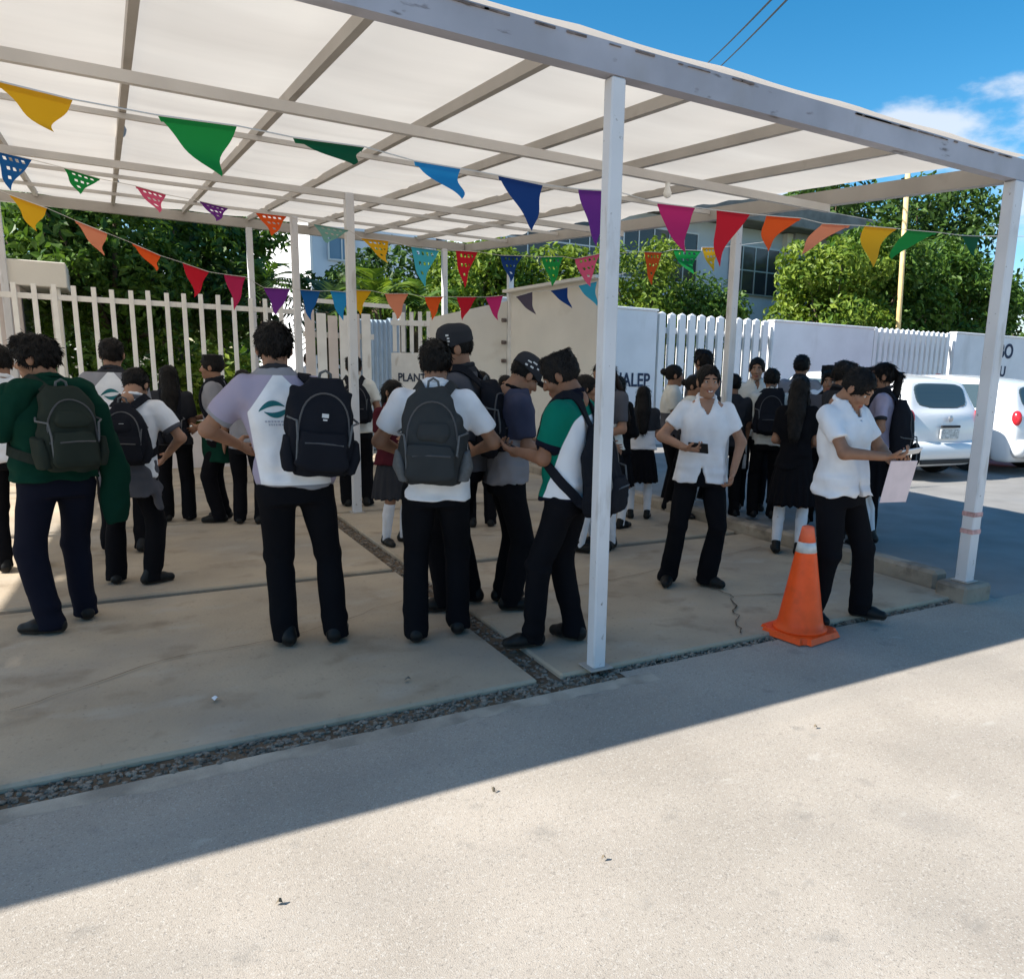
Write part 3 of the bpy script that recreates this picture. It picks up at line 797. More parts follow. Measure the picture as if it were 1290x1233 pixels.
# ------------------------------------------------------------------ cars
CARP = {'white': mat('white_car_paint', (.78, .79, .80), .25, spec=.5), 'red': mat('red_car_paint', (.50, .03, .06), .25, spec=.5), 'maroon': mat('maroon_car_paint', (.12, .02, .035), .3, spec=.5)}
for m in CARP.values(): m.node_tree.nodes['Principled BSDF'].inputs['Coat Weight'].default_value = .6
M['car_glass'] = mat('tinted_car_glass', (.05, .075, .085), .06, spec=.7)
M['tyre'] = mat('tyre_rubber', (.018, .018, .018), .9); M['rim'] = mat('alloy_rim', (.45, .45, .47), .35, metal=.8)
M['tail'] = mat('red_tail_lamp', (.55, .02, .03), .2, spec=.6); M['trim'] = mat('black_car_trim', (.02, .02, .022), .6); M['plate'] = mat('licence_plate_metal', (.55, .56, .55), .5, .3, 30)
def car(label, paint, x, y, az, sc=1.05):
    root = tag(empty('parked_car', (x, y, -.03), -R(az)), label, 'car', 'cars parked nose to the wall'); root.scale = (sc, sc, sc)
    r = .022
    big = ellip((0, 1.95, .8), (.95, 2.15, .85)); V_ = Vol([big], r, .05)
    X, Y, Z = V_.ax[0][:, None, None], V_.ax[1][None, :, None], V_.ax[2][None, None, :]
    half = .83 - .10 * np.clip((.45 - Y) / .45, 0, 1) ** 2 - .16 * np.clip((Y - 3.3) / .6, 0, 1) ** 2 - .03 * ((Z - .7) / .4) ** 2
    low_ = np.maximum.reduce(np.broadcast_arrays(np.abs(X) - half, .19 - Z, Z - (.98 - .14 * np.clip(Y - 2.9, 0, 1.2)), -Y + .06 * ((Z - .6) / .4) ** 2 + .10 * X ** 2, Y - 3.93))
    cab = np.maximum.reduce(np.broadcast_arrays(np.abs(X) - (.81 - .42 * np.clip(Z - .92, 0, 1) - .06 * np.clip((.7 - Y) / .7, 0, 1)), Z - (1.515 - .05 * (Y - 1.7) ** 2 - .09 * X ** 2), (.10 + .42 * np.clip(Z - .95, 0, 1) - Y) * .9, (Y - (3.35 - 1.35 * (Z - .9))) * .6, .8 - Z))
    V_.v = np.minimum(low_, cab).astype(np.float32)
    for wy in (.78, 3.18):
        arch = np.maximum(np.sqrt((Y - wy) ** 2 + (Z - .30) ** 2) - .345, .60 - np.abs(X)); V_.v = np.maximum(V_.v, -arch).astype(np.float32)
    def blur(a, k):
        for _ in range(k):
            for ax in range(3): a = (np.roll(a, 1, ax) + 2 * a + np.roll(a, -1, ax)) / 4
        return a
    V_.v = blur(V_.v, 8)
    for wy in (.78, 3.18):
        arch = np.maximum(np.sqrt((Y - wy) ** 2 + (Z - .30) ** 2) - .36, .56 - np.abs(X)); V_.v = np.maximum(V_.v, -arch).astype(np.float32)
    V_.v = blur(V_.v, 1)
    base = V_.v.copy()
    v_, q_ = V_.mesh(); bd = obj('body', qmesh('body', v_, q_, CARP[paint]), root)
    def glass(name, region):
        G = Vol.__new__(Vol); G.r, G.lo, G.ax = V_.r, V_.lo, V_.ax
        G.v = np.maximum.reduce(np.broadcast_arrays(base - .010, -(base + .035), region)).astype(np.float32)
        G.v = blur(G.v, 1)
        try: a, b = G.mesh()
        except Exception: return
        if len(b): obj(name, qmesh(name, a, b, M['car_glass']), root)
    rz = np.sqrt((X / .53) ** 4 + ((Z - 1.19) / .19) ** 4) - 1
    glass('rear_window', np.maximum(rz * .3, Y - .55))
    for s in (-1, 1):
        for (a, b) in ((.48, 1.62), (1.70, 3.0)):
            reg = np.maximum.reduce(np.broadcast_arrays(.3 - s * X, a + .30 * np.clip(Z - .95, 0, 1) - Y, Y - np.minimum(b, 3.02 - 1.28 * (Z - .93)), .985 - Z, Z - 1.385))
            glass('side_window', reg)
    glass('windscreen', np.maximum.reduce(np.broadcast_arrays(np.abs(X) - .66, 1.0 - Z, Z - 1.40, 2.65 - Y - .8 * (Z - 1.0) * 0)))
    for wy in (.78, 3.18):
        for s in (-1, 1):
            w = obj('wheel', MB().lathe([(.10, -.09), (.305, -.09), (.312, -.06), (.312, .06), (.305, .09), (.10, .09)], (0, 0, 0), 24).build('tmp', M['tyre'], None).data, root)
            for o_ in [o_ for o_ in COL.objects if o_.name.startswith('tmp')]: bpy.data.objects.remove(o_)
            w.location = (s * .73, wy, .312); w.rotation_euler = (0, R(90), 0)
            rm = MB().lathe([(.19, .0), (.205, .02), (.19, .028), (.05, .012), (.04, .03)], (0, 0, 0), 20).build('rim', M['rim'], w, True); rm.location = (0, 0, s * .068); rm.rotation_euler = (0 if s > 0 else math.pi, 0, 0)
    for s in (-1, 1):
        tl_ = solid([ellip((s * .70, .10, .88), (.07, .085, .12))], .012).mesh(); obj('tail_lamp', qmesh('tail_lamp', *tl_, M['tail']), root)
        mr = solid([ellip((s * .90, 2.72, 1.0), (.10, .06, .065))], .014).mesh(); obj('wing_mirror', qmesh('wing_mirror', *mr, CARP[paint]), root)
        for yy in (1.35, 2.35): MB().box((s * .83 - .012, yy, .86), (s * .83 + .016, yy + .16, .885), 0, .006).build('door_handle', CARP[paint], root)
    bp = solid([rcone((-.62, .06, .42), (.62, .06, .42), .135, .135, ((0, 0, 1), .9))], .02).mesh(); obj('rear_bumper', qmesh('rear_bumper', *bp, CARP[paint]), root)
    MB().box((-.55, -.055, .25), (.55, -.02, .31), 0, .01).build('bumper_trim', M['trim'], root)
    MB().box((-.19, -.036, .60), (.19, -.012, .735), 0, .006).build('licence_plate', M['plate'], root)
    MB().box((-.19, -.05, .755), (.19, -.016, .79), 0, .008).build('plate_lamp_bar', M['trim'], root)
    MB().lathe([(.045, 0), (.045, .012), (.02, .018)], (0, 0, 0), 14).build('emblem', M['rim'], root).matrix_local = Matrix.Translation((0, -.012, .88)) @ Matrix.Rotation(R(90), 4, 'X')
    return root
car('white hatchback seen from behind, parked left of the other white hatchback', 'white', 11.35, 7.75, 4, 1.13)
car('white hatchback at the right edge with its sunlit flank toward the canopy post', 'white', 13.95, 7.6, 2, 1.12)
car('red car parked beyond the rightmost white hatchback', 'red', 16.6, 8.3, 3)

# ------------------------------------------------------------------ people
def cloth(name, col, var=.06):
    m = mat(name, col, .95, var, 7, .25, 420, spec=.07)
    return m
C_ = {}
COLS = dict(black=(.0075, .0075, .0095), navy=(.009, .010, .019), charcoal=(.035, .036, .042), white=(.80, .80, .83), cream=(.72, .70, .64),
                    lilac=(.36, .32, .42), grey=(.27, .265, .29), darkgrey=(.09, .09, .105), green=(.004, .15, .105), deepgreen=(.005, .034, .022),
                    maroon=(.07, .013, .02), slateblue=(.055, .06, .10), olive=(.03, .036, .03), sock=(.72, .72, .76), brown=(.05, .03, .02))
for nm, col in COLS.items():
    C_[nm] = cloth(nm + '_cloth', col)
M['shoe'] = mat('black_leather', (.008, .008, .008), .5, .2, 30, .15, 120, spec=.25)
M['sole'] = mat('shoe_sole', (.04, .035, .03), .9)
M['hair'] = mat('black_hair', (.008, .0065, .006), .6, .4, 30, .5, 130, spec=.18)
layer(M['hair'], noise_fac(M['hair'], 60, .55, .75, stretch=(1, 1, .12), amount=.5), (.018, .013, .010))
M['hair_brown'] = mat('dark_brown_hair', (.018, .010, .007), .6, .4, 30, .5, 130, spec=.2)
SKINS = []
for i, c in enumerate(((.30, .155, .095), (.235, .115, .068), (.36, .195, .125))):
    m = mat('skin_tone', c, .55, .08, 18, .12, 160, spec=.3)
    m.node_tree.nodes['Principled BSDF'].inputs['Subsurface Weight'].default_value = .06
    SKINS.append(m)
M['lip'] = mat('lips', (.26, .075, .06), .45, .1, 40)
M['eyewhite'] = mat('eye_white', (.42, .38, .35), .4)
M['iris'] = mat('dark_iris', (.015, .009, .006), .2)
M['teeth'] = mat('teeth', (.75, .72, .66), .3)
M['plastic_black'] = mat('black_phone_plastic', (.015, .015, .018), .25, spec=.5)
M['teal_print'] = mat('teal_logo_print', (.01, .13, .15), .8)
M['grey_print'] = mat('grey_print', (.42, .44, .52), .8)
M['white_print'] = mat('white_print', (.62, .62, .62), .8)
M['pack_black'] = cloth('black_nylon', (.014, .015, .02)); M['pack_grey'] = cloth('dark_grey_nylon', (.04, .043, .045)); M['pack_olive'] = cloth('dark_olive_nylon', (.026, .033, .027))
M['pack_trim'] = mat('grey_webbing', (.11, .115, .12), .8, .1, 60); M['zip'] = mat('zip_metal', (.07, .07, .075), .5)

def unit(v): v = np.asarray(v, float); return v / (np.linalg.norm(v) + 1e-9)
def ik(a, b, la, lb, hint):
    """joint between a and b with bone lengths la, lb bending towards hint"""
    a, b = np.asarray(a, float), np.asarray(b, float); d = b - a; L = np.linalg.norm(d)
    if L > la + lb - 1e-3: b = a + d / L * (la + lb - 1e-3); d = b - a; L = np.linalg.norm(d)
    u = d / L; x = (la * la - lb * lb + L * L) / (2 * L); h = math.sqrt(max(la * la - x * x, 0))
    n_ = np.asarray(hint, float); n_ = unit(n_ - u * (n_ @ u))
    return a + u * x + n_ * h, b

def rot_head(yaw, pitch, roll=0):
    y, p, r = R(yaw), R(pitch), R(roll)
    Rz = np.array([[math.cos(y), math.sin(y), 0], [-math.sin(y), math.cos(y), 0], [0, 0, 1]])
    Rx = np.array([[1, 0, 0], [0, math.cos(p), math.sin(p)], [0, -math.sin(p), math.cos(p)]])
    Ry = np.array([[math.cos(r), 0, math.sin(r)], [0, 1, 0], [-math.sin(r), 0, math.cos(r)]])
    return Rz @ Rx @ Ry

def hand(W, d, nrm, side, curl, r):
    d = unit(d); nrm = unit(np.asarray(nrm, float) - d * (np.asarray(nrm, float) @ d)); lat = np.cross(d, nrm) * side
    W = np.asarray(W, float)
    fs = [rcone(W - d * .03, W + d * .02, .027, .026, (nrm, 1.25)), rcone(W + d * .015, W + d * .078, .028, .036, (nrm, 2.1))]
    ks = [0, .012]
    for off, ln, spread in ((.029, .070, .10), (.010, .078, .02), (-.010, .073, -.05), (-.028, .056, -.14)):
        p = W + d * (.088 - abs(off) * .25) + lat * off; a = curl * .6
        for j, fr in enumerate((.45, .32, .23)):
            dr = unit((d + lat * spread) * math.cos(a) + nrm * math.sin(a)); q = p + dr * ln * fr * 1.08
            fs.append(rcone(p, q, .0088 - j * .0008, .0082 - j * .0008)); ks.append(.004); p = q; a += curl * .8
    p = W + d * .028 + lat * .026
    d1 = unit(d * .65 + lat * .75 + nrm * (.25 + curl * .2)); q = p + d1 * .042
    fs += [rcone(p, q, .014, .0105)]; ks.append(.008)
    d2 = unit(d * .9 + lat * .2 + nrm * (.2 + curl * .5)); fs += [rcone(q, q + d2 * .032, .0102, .0085)]; ks.append(.004)
    V_ = Vol(fs, r)
    for f, k in zip(fs, ks): V_.add(f, k)
    return V_.mesh()

def head_mesh(r, face_detail, fem):
    j = .052 if fem else .056
    fs = [(ellip((0, -.012, .030), (.075, .096, .088)), 0), (ellip((0, .026, -.040), (j, .062, .078)), .03), (ellip((0, .060, -.095), (.026, .026, .022)), .025),
          (rcone((0, -.025, -.06), (0, -.045, -.16), .052 if fem else .058, .054 if fem else .062), .03),
          (rcone((0, .083, .012), (0, .104, -.030), .008, .0135), .012), (rcone((-.014, .088, -.034), (.014, .088, -.034), .010, .010), .008),
          (rcone((-.036, .074, .026), (.036, .074, .026), .011, .011), .02),
          (ellip((.040, .058, -.030), (.024, .026, .024)), .02), (ellip((-.040, .058, -.030), (.024, .026, .024)), .02)]
    V_ = Vol([f for f, k in fs], r)
    for f, k in fs: V_.add(f, k)
    for s in (-1, 1):
        V_.sub(ellip((s * .031, .097, .005), (.017, .013, .0085)))
    for s in (-1, 1):
        V_.add(ellip((s * .079, -.006, -.004), (.012, .021, .032)), .008)
    V_.add(ellip((0, .082, -.064), (.024, .014, .0065)), .006); V_.add(ellip((0, .080, -.075), (.020, .014, .0075)), .006)
    return V_.mesh()
_HEADS = {}
def head_base(r, fem):
    if (r, fem) not in _HEADS: _HEADS[(r, fem)] = head_mesh(r, True, fem)
    return _HEADS[(r, fem)]

def sphere_q(c, rad, n=8):
    V_, Q = [], []
    for i in range(n // 2 + 1):
        t = math.pi * i / (n // 2)
        for k in range(n): a = 2 * math.pi * k / n; V_.append((c[0] + rad * math.sin(t) * math.cos(a), c[1] + rad * math.sin(t) * math.sin(a), c[2] + rad * math.cos(t)))
    for i in range(n // 2):
        for k in range(n): Q.append((i * n + k, (i + 1) * n + k, (i + 1) * n + (k + 1) % n, i * n + (k + 1) % n))
    return np.array(V_), np.array(Q)

def hair_mesh(style, r, seed=0):
    vol = dict(short=.011, flat=.012, curly=.020, long=.012, pony=.009, bun=.010, cap=.005).get(style, .011)
    base = ellip((0, -.016, .034), (.077 + vol, .099 + vol, .091 + vol))
    fs = [base]
    if style == 'flat': fs.append(loft([(.06, 0, -.02, .080, .098), (.128, 0, -.02, .078, .092)], 3))
    if style == 'curly': fs += [ellip((.02, .05, .105), (.055, .05, .035)), ellip((-.03, .03, .11), (.05, .05, .035))]
    if style in ('short',): fs += [rcone((-.03, .07, .085), (.04, .065, .09), .028, .022)]
    if style in ('long', 'longfront'):
        fs += [rcone((0, -.075, .0), (0, -.145, -.20), .080, .085, ((0, 1, 0), 1.7)), rcone((0, -.145, -.20), (0, -.195, -.42), .085, .055, ((0, 1, 0), 1.9))]
        for s in (-1, 1): fs.append(rcone((s * .072, -.02, .0), (s * .085, -.045, -.22), .026, .028))
    if style == 'pony':
        fs += [rcone((0, -.11, .05), (0, -.155, .02), .024, .036), rcone((0, -.155, .02), (0, -.150, -.15), .036, .034), rcone((0, -.150, -.15), (0, -.125, -.33), .034, .012)]
    if style == 'bun': fs += [ellip((0, -.135, .045), (.042, .040, .040))]
    V_ = Vol(fs, r)
    body = Vol(fs, r); V_ = body
    V_.add(base)
    # hairline: clear the face, then the neck
    V_.sub(ellip((0, .100, -.030), (.074, .068, .098)))
    V_.cut((0, .105, 0), (0, 1, 0))
    if style in ('short', 'flat', 'curly', 'cap', 'bun', 'pony'):
        V_.cut((0, -.11, -.078), (0, .30, -.954))
    for f in fs[1:]: V_.add(f, .02 if style in ('curly', 'short') else .012)
    for s in (-1, 1):
        if style not in ('long', 'longfront'): V_.sub(ellip((s * .088, -.002, -.010), (.022, .022, .034)))
    V_.ripple(.008 if style == 'curly' else .0035, (55, 55, 55) if style == 'curly' else (70, 70, 18), seed)
    if style in ('curly', 'short'): V_.ripple(.006, (28, 28, 28), seed + 3)
    return V_.mesh()

def xf(V_, A, t): return V_ @ A.T + np.asarray(t)

def strands(V_, Q, style, n, seed):
    """short locks standing off the hair mass so that its outline is not a smooth shell"""
    rg = np.random.default_rng(seed)
    c = V_[Q]; k = rg.integers(0, len(Q), n); w = rg.dirichlet((1, 1, 1, 1), n)
    p = (c[k] * w[:, :, None]).sum(1); nr = np.cross(c[k][:, 2] - c[k][:, 0], c[k][:, 3] - c[k][:, 1]); nr /= np.linalg.norm(nr, axis=1)[:, None] + 1e-9
    lng = style in ('long', 'longfront', 'pony')
    flow = np.array([0, -.25, -1.0]) if lng else p - np.array([0, -.05, .16])
    flow = flow - nr * (flow * nr).sum(1)[:, None]; flow /= np.linalg.norm(flow, axis=1)[:, None] + 1e-9
    flow = flow + rg.normal(0, .2, (n, 3))
    L = rg.uniform(.018, .034, n)[:, None] * (1.8 if lng else 1) * (.55 if style in ('cap', 'bun', 'flat') else 1)
    out = nr * (.08 if lng else .15) * rg.uniform(.2, 1.5, n)[:, None]
    sd_ = np.cross(flow, nr); sd_ /= np.linalg.norm(sd_, axis=1)[:, None] + 1e-9; wd = .0028
    a, b = p - nr * .003 - sd_ * wd, p - nr * .003 + sd_ * wd; m_ = p + (flow * .55 + out) * L; t = p + (flow + out * .8) * L
    S = np.stack([a, b, m_ + sd_ * wd * .7, t], 1).reshape(-1, 3)
    return np.concatenate([V_, S]), np.concatenate([Q, np.arange(4 * n).reshape(-1, 4) + len(V_)])

_SM = {}
def shirt_mat(cols):
    """cloth of up to three colours; the point attributes a1 and a2 say how far inside panel two and trim a point lies"""
    if cols in _SM: return _SM[cols]
    if len(cols) == 1: return C_[cols[0]]
    base = C_[cols[0]].copy(); base.name = cols[0] + '_' + cols[1] + '_cloth'
    for i, c in enumerate(cols[1:]):
        at = base.node_tree.nodes.new('ShaderNodeAttribute'); at.attribute_name = 'a%d' % (i + 1)
        mr = node(base, 'ShaderNodeMapRange'); mr.inputs['From Min'].default_value = -.0015; mr.inputs['From Max'].default_value = .0015
        base.node_tree.links.new(at.outputs['Fac'], mr.inputs['Value'])
        layer(base, mr.outputs[0], COLS[c])
    _SM[cols] = base
    return base

PEOPLE = {}
def person(key, pos, az, label, h=1.66, fem=False, wide=1.0, z0=0.0, feet=((-.11, 0, -12), (.11, 0, 12)), lean=0.0, sway=0.0,
           head=(0, 0), hair='short', hairmat='hair', skin=0, arms=None, shirt=None, bottom=('trousers', 'black'), cap=None, r=.011,
           hands_r=.0055, group='students waiting by the school gate', extra=None, teeth=False, hipoff=(0, 0)):
    """a standing figure in its own frame: +Y is where it faces, z = 0 the ground"""
    g = h / 1.70
    root = empty('person', (pos[0], pos[1], z0), -R(az))
    tag(root, label, 'person', group)
    rng = np.random.default_rng(abs(hash(key)) % 1000 if False else sum(map(ord, key)))
    sd = int(rng.integers(0, 50))
    sw = (.172 if fem else .190) * wide
    shift = lambda z: (sway * (z - .9), lean * max(z - .9, 0))
    P_ = lambda x, y, z: np.array([x + shift(z)[0], y + shift(z)[1], z])
    hip = np.array([(feet[0][0] + feet[1][0]) / 2 + hipoff[0], (feet[0][1] + feet[1][1]) / 2 + hipoff[1], 0])
    # everything above the hips stands over the feet's middle
    def B(x, y, z): return P_(x, y, z) + np.array([hip[0], hip[1], 0])
    Nk = B(0, -.015, 1.47)
    A = rot_head(*head)
    Hd = B(0, .015, 1.575) + np.array([0, 0, 0]) + A @ np.array([0, .012, .02]) * 1.0
    Hd = Nk + np.array([0, .012, .035]) + A @ np.array([0, .03, .085])
    hz = .018
    # ---- skeleton
    legs = []
    for i, s in enumerate((-1, 1)):
        fx_, fy_, fyaw = feet[i]
        an = np.array([fx_, fy_, .085]); hj = hip + np.array([s * .092 * wide, -.005, .90])
        fd = np.array([math.sin(R(fyaw)), math.cos(R(fyaw)), 0])
        kn, an = ik(hj, an, .425, .41, fd + np.array([0, .4, 0]))
        legs.append((hj, kn, an, fd))
    armj = []
    arms = arms or {}
    for i, s in enumerate((-1, 1)):
        a = arms.get('LR'[i], {})
        S = B(s * (sw - .02), -.01, 1.395)
        W = a.get('w', (s * (sw + .055), .02, .83)); W = np.array(W, float) + hip + (np.array([shift(W[2])[0], shift(W[2])[1], 0]))
        E_, W = ik(S, W, .285, .25, a.get('hint', (s * .35, -1, -.4)))
        armj.append((S, E_, W, unit(a.get('d', W - E_)), a.get('n', (-s, .25, 0)), a.get('curl', .45)))
    # ---- skin body
    torso = [(.84, .155, .11), (.95, .150, .105), (1.08, .130 if fem else .145, .095), (1.25, .150 if fem else .165, .105), (1.36, .155 if fem else .17, .10), (1.43, .125, .08), (1.475, .062, .062)]
    tl = lambda off, S: [(z, *B(0, 0, z)[:2], (w * (wide if z < 1.4 else 1) + off), (d * (.5 + .5 * wide) + off)) for z, w, d in S]
    fs = [loft(tl(0, torso), 2.2), rcone(Nk + (0, .0, -.03), Hd + A @ np.array([0, -.03, -.075]), .058 if not fem else .050, .054 if not fem else .048)]
    for (S, E_, W, d, n_, c) in armj: fs += [rcone(S, E_, .043, .040), rcone(E_, W, .041, .026)]
    for (hj, kn, an, fd) in legs:
        lf_ = .74 if bottom[0] == 'trousers' else 1.0
        fs += [rcone(hj, kn, .078 * lf_, .054 * lf_), rcone(kn, kn * .62 + an * .38 + np.array([0, -.012, 0]), .052 * lf_, .053 * lf_), rcone(kn * .62 + an * .38 + np.array([0, -.012, 0]), an, .052 * lf_, .036 * (.8 if lf_ < 1 else 1))]
    V_ = Vol(fs, r * 1.15)
    for f in fs: V_.add(f, .02)
    bv, bq = V_.mesh()
    parts = [(bv, bq, np.zeros(len(bq), int))]
    hv, hq = head_base(max(.0055, r * .55), fem)
    fc = hv[hq].mean(1)
    hm = np.zeros(len(hq), int)
    ay = np.abs(fc[:, 0])
    hm[(np.abs(fc[:, 2] - (.030 - ay * .10)) < .0055) & (ay > .012) & (ay < .052) & (fc[:, 1] > .06)] = 2
    lipz = -.0695 + (ay * .25 if teeth else 0)
    hm[(np.abs(fc[:, 2] - lipz) < .0095) & (ay < (.030 if teeth else .023)) & (fc[:, 1] > .078)] = 3
    if teeth: hm[(np.abs(fc[:, 2] - lipz) < .0036) & (ay < .019) & (fc[:, 1] > .07)] = 6
    parts.append((xf(hv, A, Hd), hq, hm))
    for s in (-1, 1):
        ev, eq = sphere_q((s * .031, .0752, .005), .0122); parts.append((xf(ev, A, Hd), eq, np.full(len(eq), 4)))
        ev, eq = sphere_q((s * .030, .0812, .005), .0078, 6); parts.append((xf(ev, A, Hd), eq, np.full(len(eq), 5)))
    for s, (S, E_, W, d, n_, c) in zip((-1, 1), armj):
        v_, q_ = hand(W, d, n_, s, c, hands_r); parts.append((v_, q_, np.zeros(len(q_), int)))
    off = 0; Va, Qa, Ma = [], [], []
    for v_, q_, m_ in parts: Va.append(v_); Qa.append(q_ + off); Ma.append(m_); off += len(v_)
    obj('body', qmesh('body', np.concatenate(Va) * g, np.concatenate(Qa), [SKINS[skin], SKINS[skin], M[hairmat], M['lip'], M['eyewhite'], M['iris'], M['teeth']], np.concatenate(Ma)), root)
    # ---- hair, cap
    if hair:
        v_, q_ = hair_mesh(hair, max(.006, r * .62), sd)
        v_, q_ = strands(v_, q_, hair, 2200 if r < .012 else 900, sd)
        obj('hair', qmesh('hair', xf(v_, A, Hd) * g, q_, M[hairmat]), root)
    if cap:
        dome = [cutf(loft([(0, 0, -.012, .088, .110), (.05, 0, -.012, .092, .113), (.10, 0, -.014, .088, .106), (.128, 0, -.014, .076, .092), (.146, 0, -.014, .050, .062), (.152, 0, -.014, .02, .03)], 2.1), (0, 0, .022), (0, -.18, -1))]
        bz = .030
        brim = [cutf(ellip((0, .100, bz - .004), (.074, .085, .012)), (0, .06, 0), (0, -1, 0))]
        if cap.get('back'): brim = [cutf(ellip((0, -.110, bz - .01), (.074, .075, .012)), (0, -.07, 0), (0, 1, 0))]
        V2 = solid(dome + brim, .006, .006); V2.ripple(.003, (18, 18, 18), sd)
        v_, q_ = V2.mesh()
        co = obj('cap', qmesh('cap', xf(v_, A, Hd) * g, q_, C_[cap['m']]), root)
        bv_ = BVHTree.FromPolygons([tuple(p) for p in v_], [tuple(q) for q in q_])
        eb = MB()
        for (x0, z0_, w_, h_) in cap.get('marks', ()):          # small embroidered bars on the cap's side, angle in degrees round the crown
            vv = []
            for (a_, zz) in ((x0, z0_), (x0 + w_, z0_), (x0 + w_, z0_ + h_), (x0, z0_ + h_)):
                dr = Vector((math.sin(R(a_)), math.cos(R(a_)), 0)); hit = bv_.ray_cast(dr * .3 + Vector((0, -.012, zz)), -dr)
                vv.append((hit[0] if hit[0] else dr * .1) + dr * .003)
            vv = xf(np.array([tuple(p) for p in vv]), A, Hd) * g
            eb.add(vv, [(3, 2, 1, 0)])
        if eb.v: eb.build('cap_emblem', M['white_print'], co)
    # ---- shirt
    sh = dict(kind='plain', m=('white',), hem=.86, sleeve=.72, tuck=False, v=False, collar=None, loose=1.0)
    sh.update(shirt or {})
    hem = sh['hem']; lo_ = sh['loose']
    if fem: sec = [(hem, .192, .148), (.98, .170, .130), (1.10, .148, .116), (1.24, .162, .132), (1.33, .166, .128), (1.40, .150, .100), (1.445, .100, .080), (1.485, .064, .066)]
    else: sec = [(hem, .188, .143), (.98, .178, .134), (1.10, .170, .124), (1.24, .184, .128), (1.34, .188, .124), (1.405, .165, .100), (1.445, .114, .092), (1.492, .072, .082)]
    sec = [(z, w * (lo_ if z < 1.3 else 1), d * (lo_ if z < 1.3 else 1)) for z, w, d in sec]
    if sh['tuck']: sec = [(z, w, d) for z, w, d in sec if z >= .98]
    fs = [loft(tl(.004, sec), 2.35)]; ks = [0]
    if fem:
        for s in (-1, 1): fs.append(ellip(B(s * .062, .085, 1.265), (.070, .060, .070))); ks.append(.04)
    for s, (S, E_, W, d, n_, c) in zip((-1, 1), armj):
        cd = S + (E_ - S) * sh['sleeve'] if sh['sleeve'] <= 1 else E_ + (W - E_) * (sh['sleeve'] - 1)
        ax = unit(E_ - S) if sh['sleeve'] <= 1 else unit(W - E_)
        f1 = rcone(S + (0, 0, -.012), E_, .074 * (.9 if fem else 1), .066 * (.9 if fem else 1))
        if sh['sleeve'] > 1: fs += [f1, cutf(rcone(E_, W, .062, .046), cd, ax)]; ks += [.035, .02]
        else: fs.append(cutf(f1, cd, ax)); ks.append(.035)
    V_ = Vol(fs, r)
    for f, k in zip(fs, ks): V_.add(f, k)
    if sh['v']:
        n0 = B(0, .0, 1.50); vb = B(0, .14, 1.30)
        wedge = cutf(cutf(rcone(n0, vb, .068, .004, ((0, 1, 0), .35)), (0, n0[1] + .0, 0), (0, -1, 0)), vb, (0, 0, -1))
        V_.sub(wedge)
    if sh.get('slit'):
        hx = hip[0]; hy = hip[1]
        def notch(X, Y, Z): return np.maximum(np.maximum(np.abs(X - hx - .01) - (hem + .115 - Z) * .30, hy + .02 - Y), Z - hem - .115)
        notch.lo = np.array([hx - .06, hy, hem - .03]); notch.hi = np.array([hx + .08, hy + .25, hem + .12]); V_.sub(notch)
    V_.ripple(.011, (9, 9, 5.5), sd); V_.ripple(.0075, (20, 20, 13), sd + 5)
    V_.ripple(.012, (8, 8, 24), sd + 9, lambda p: np.clip((1.13 - p[:, 2]) * 5, 0, 1))
    if sh['collar'] or sh['v']:
        cr = .066
        ring = [rcone(Nk + (cr * math.sin(a), cr * .98 * math.cos(a) + .004, .012 - .022 * math.cos(a)), Nk + (cr * math.sin(b), cr * .98 * math.cos(b) + .004, .012 - .022 * math.cos(b)), .0135, .0135)
                for a, b in ((R(t), R(t + 36)) for t in (range(20, 340, 36) if sh['v'] else range(0, 360, 36)))]
    sv, sq = V_.mesh()
    loc = sv - np.array([hip[0], hip[1], 0])
    loc[:, 0] -= sway * (loc[:, 2] - .9); loc[:, 1] -= lean * np.maximum(loc[:, 2] - .9, 0)
    ftor = fs[0](*(sv.astype(np.float32).T))          # distance from the trunk: sleeves are what stands off it
    slv = np.full(len(sv), -1.0); cuff = np.full(len(sv), -1.0)
    for s, (S, E_, W, d, n_, c) in zip((-1, 1), armj):
        La = np.linalg.norm(E_ - S); t = ((sv - S) @ (E_ - S)) / La ** 2; q = np.linalg.norm(sv - S - t[:, None] * (E_ - S), axis=1)
        i_ = np.where(np.sign(loc[:, 0]) == s, np.minimum(np.minimum((t - .10) * La, .098 - q), ftor - .014), -1.0)
        slv = np.maximum(slv, i_); cuff = np.maximum(cuff, np.minimum(i_, (t - sh['sleeve'] + .10) * La))
    x_, y_, z_ = loc.T
    a1 = np.full(len(sv), -1.0); a2 = np.full(len(sv), -1.0)
    if sh['kind'] == 'raglan':                 # m = main, yoke and sleeves, trim
        half = .172 - np.clip(z_ - 1.27, 0, 1) * .80
        a1 = np.maximum(np.abs(x_) - half, slv); a2 = np.maximum(np.maximum(hem + .022 - z_, cuff), z_ - 1.458)
    elif sh['kind'] == 'sides':                # green with a slanting white panel low on the back and side
        a1 = np.minimum(np.minimum((1.30 - z_) * .42 - .085 - y_, 1.40 - z_), -slv); a2 = np.maximum(np.maximum(hem + .022 - z_, cuff), z_ - 1.452)
    elif sh['kind'] == 'cuffs': a1 = np.maximum(cuff, z_ - 1.46)
    elif sh['kind'] == 'half': a1 = 1.16 - z_
    sme = qmesh('shirt', sv * g, sq, shirt_mat(tuple(sh['m'])))
    if len(sh['m']) > 1:
        for nm_, ar in (('a1', a1), ('a2', a2)): sme.attributes.new(nm_, 'FLOAT', 'POINT').data.foreach_set('value', ar.astype(np.float32))
    so = obj('shirt', sme, root)
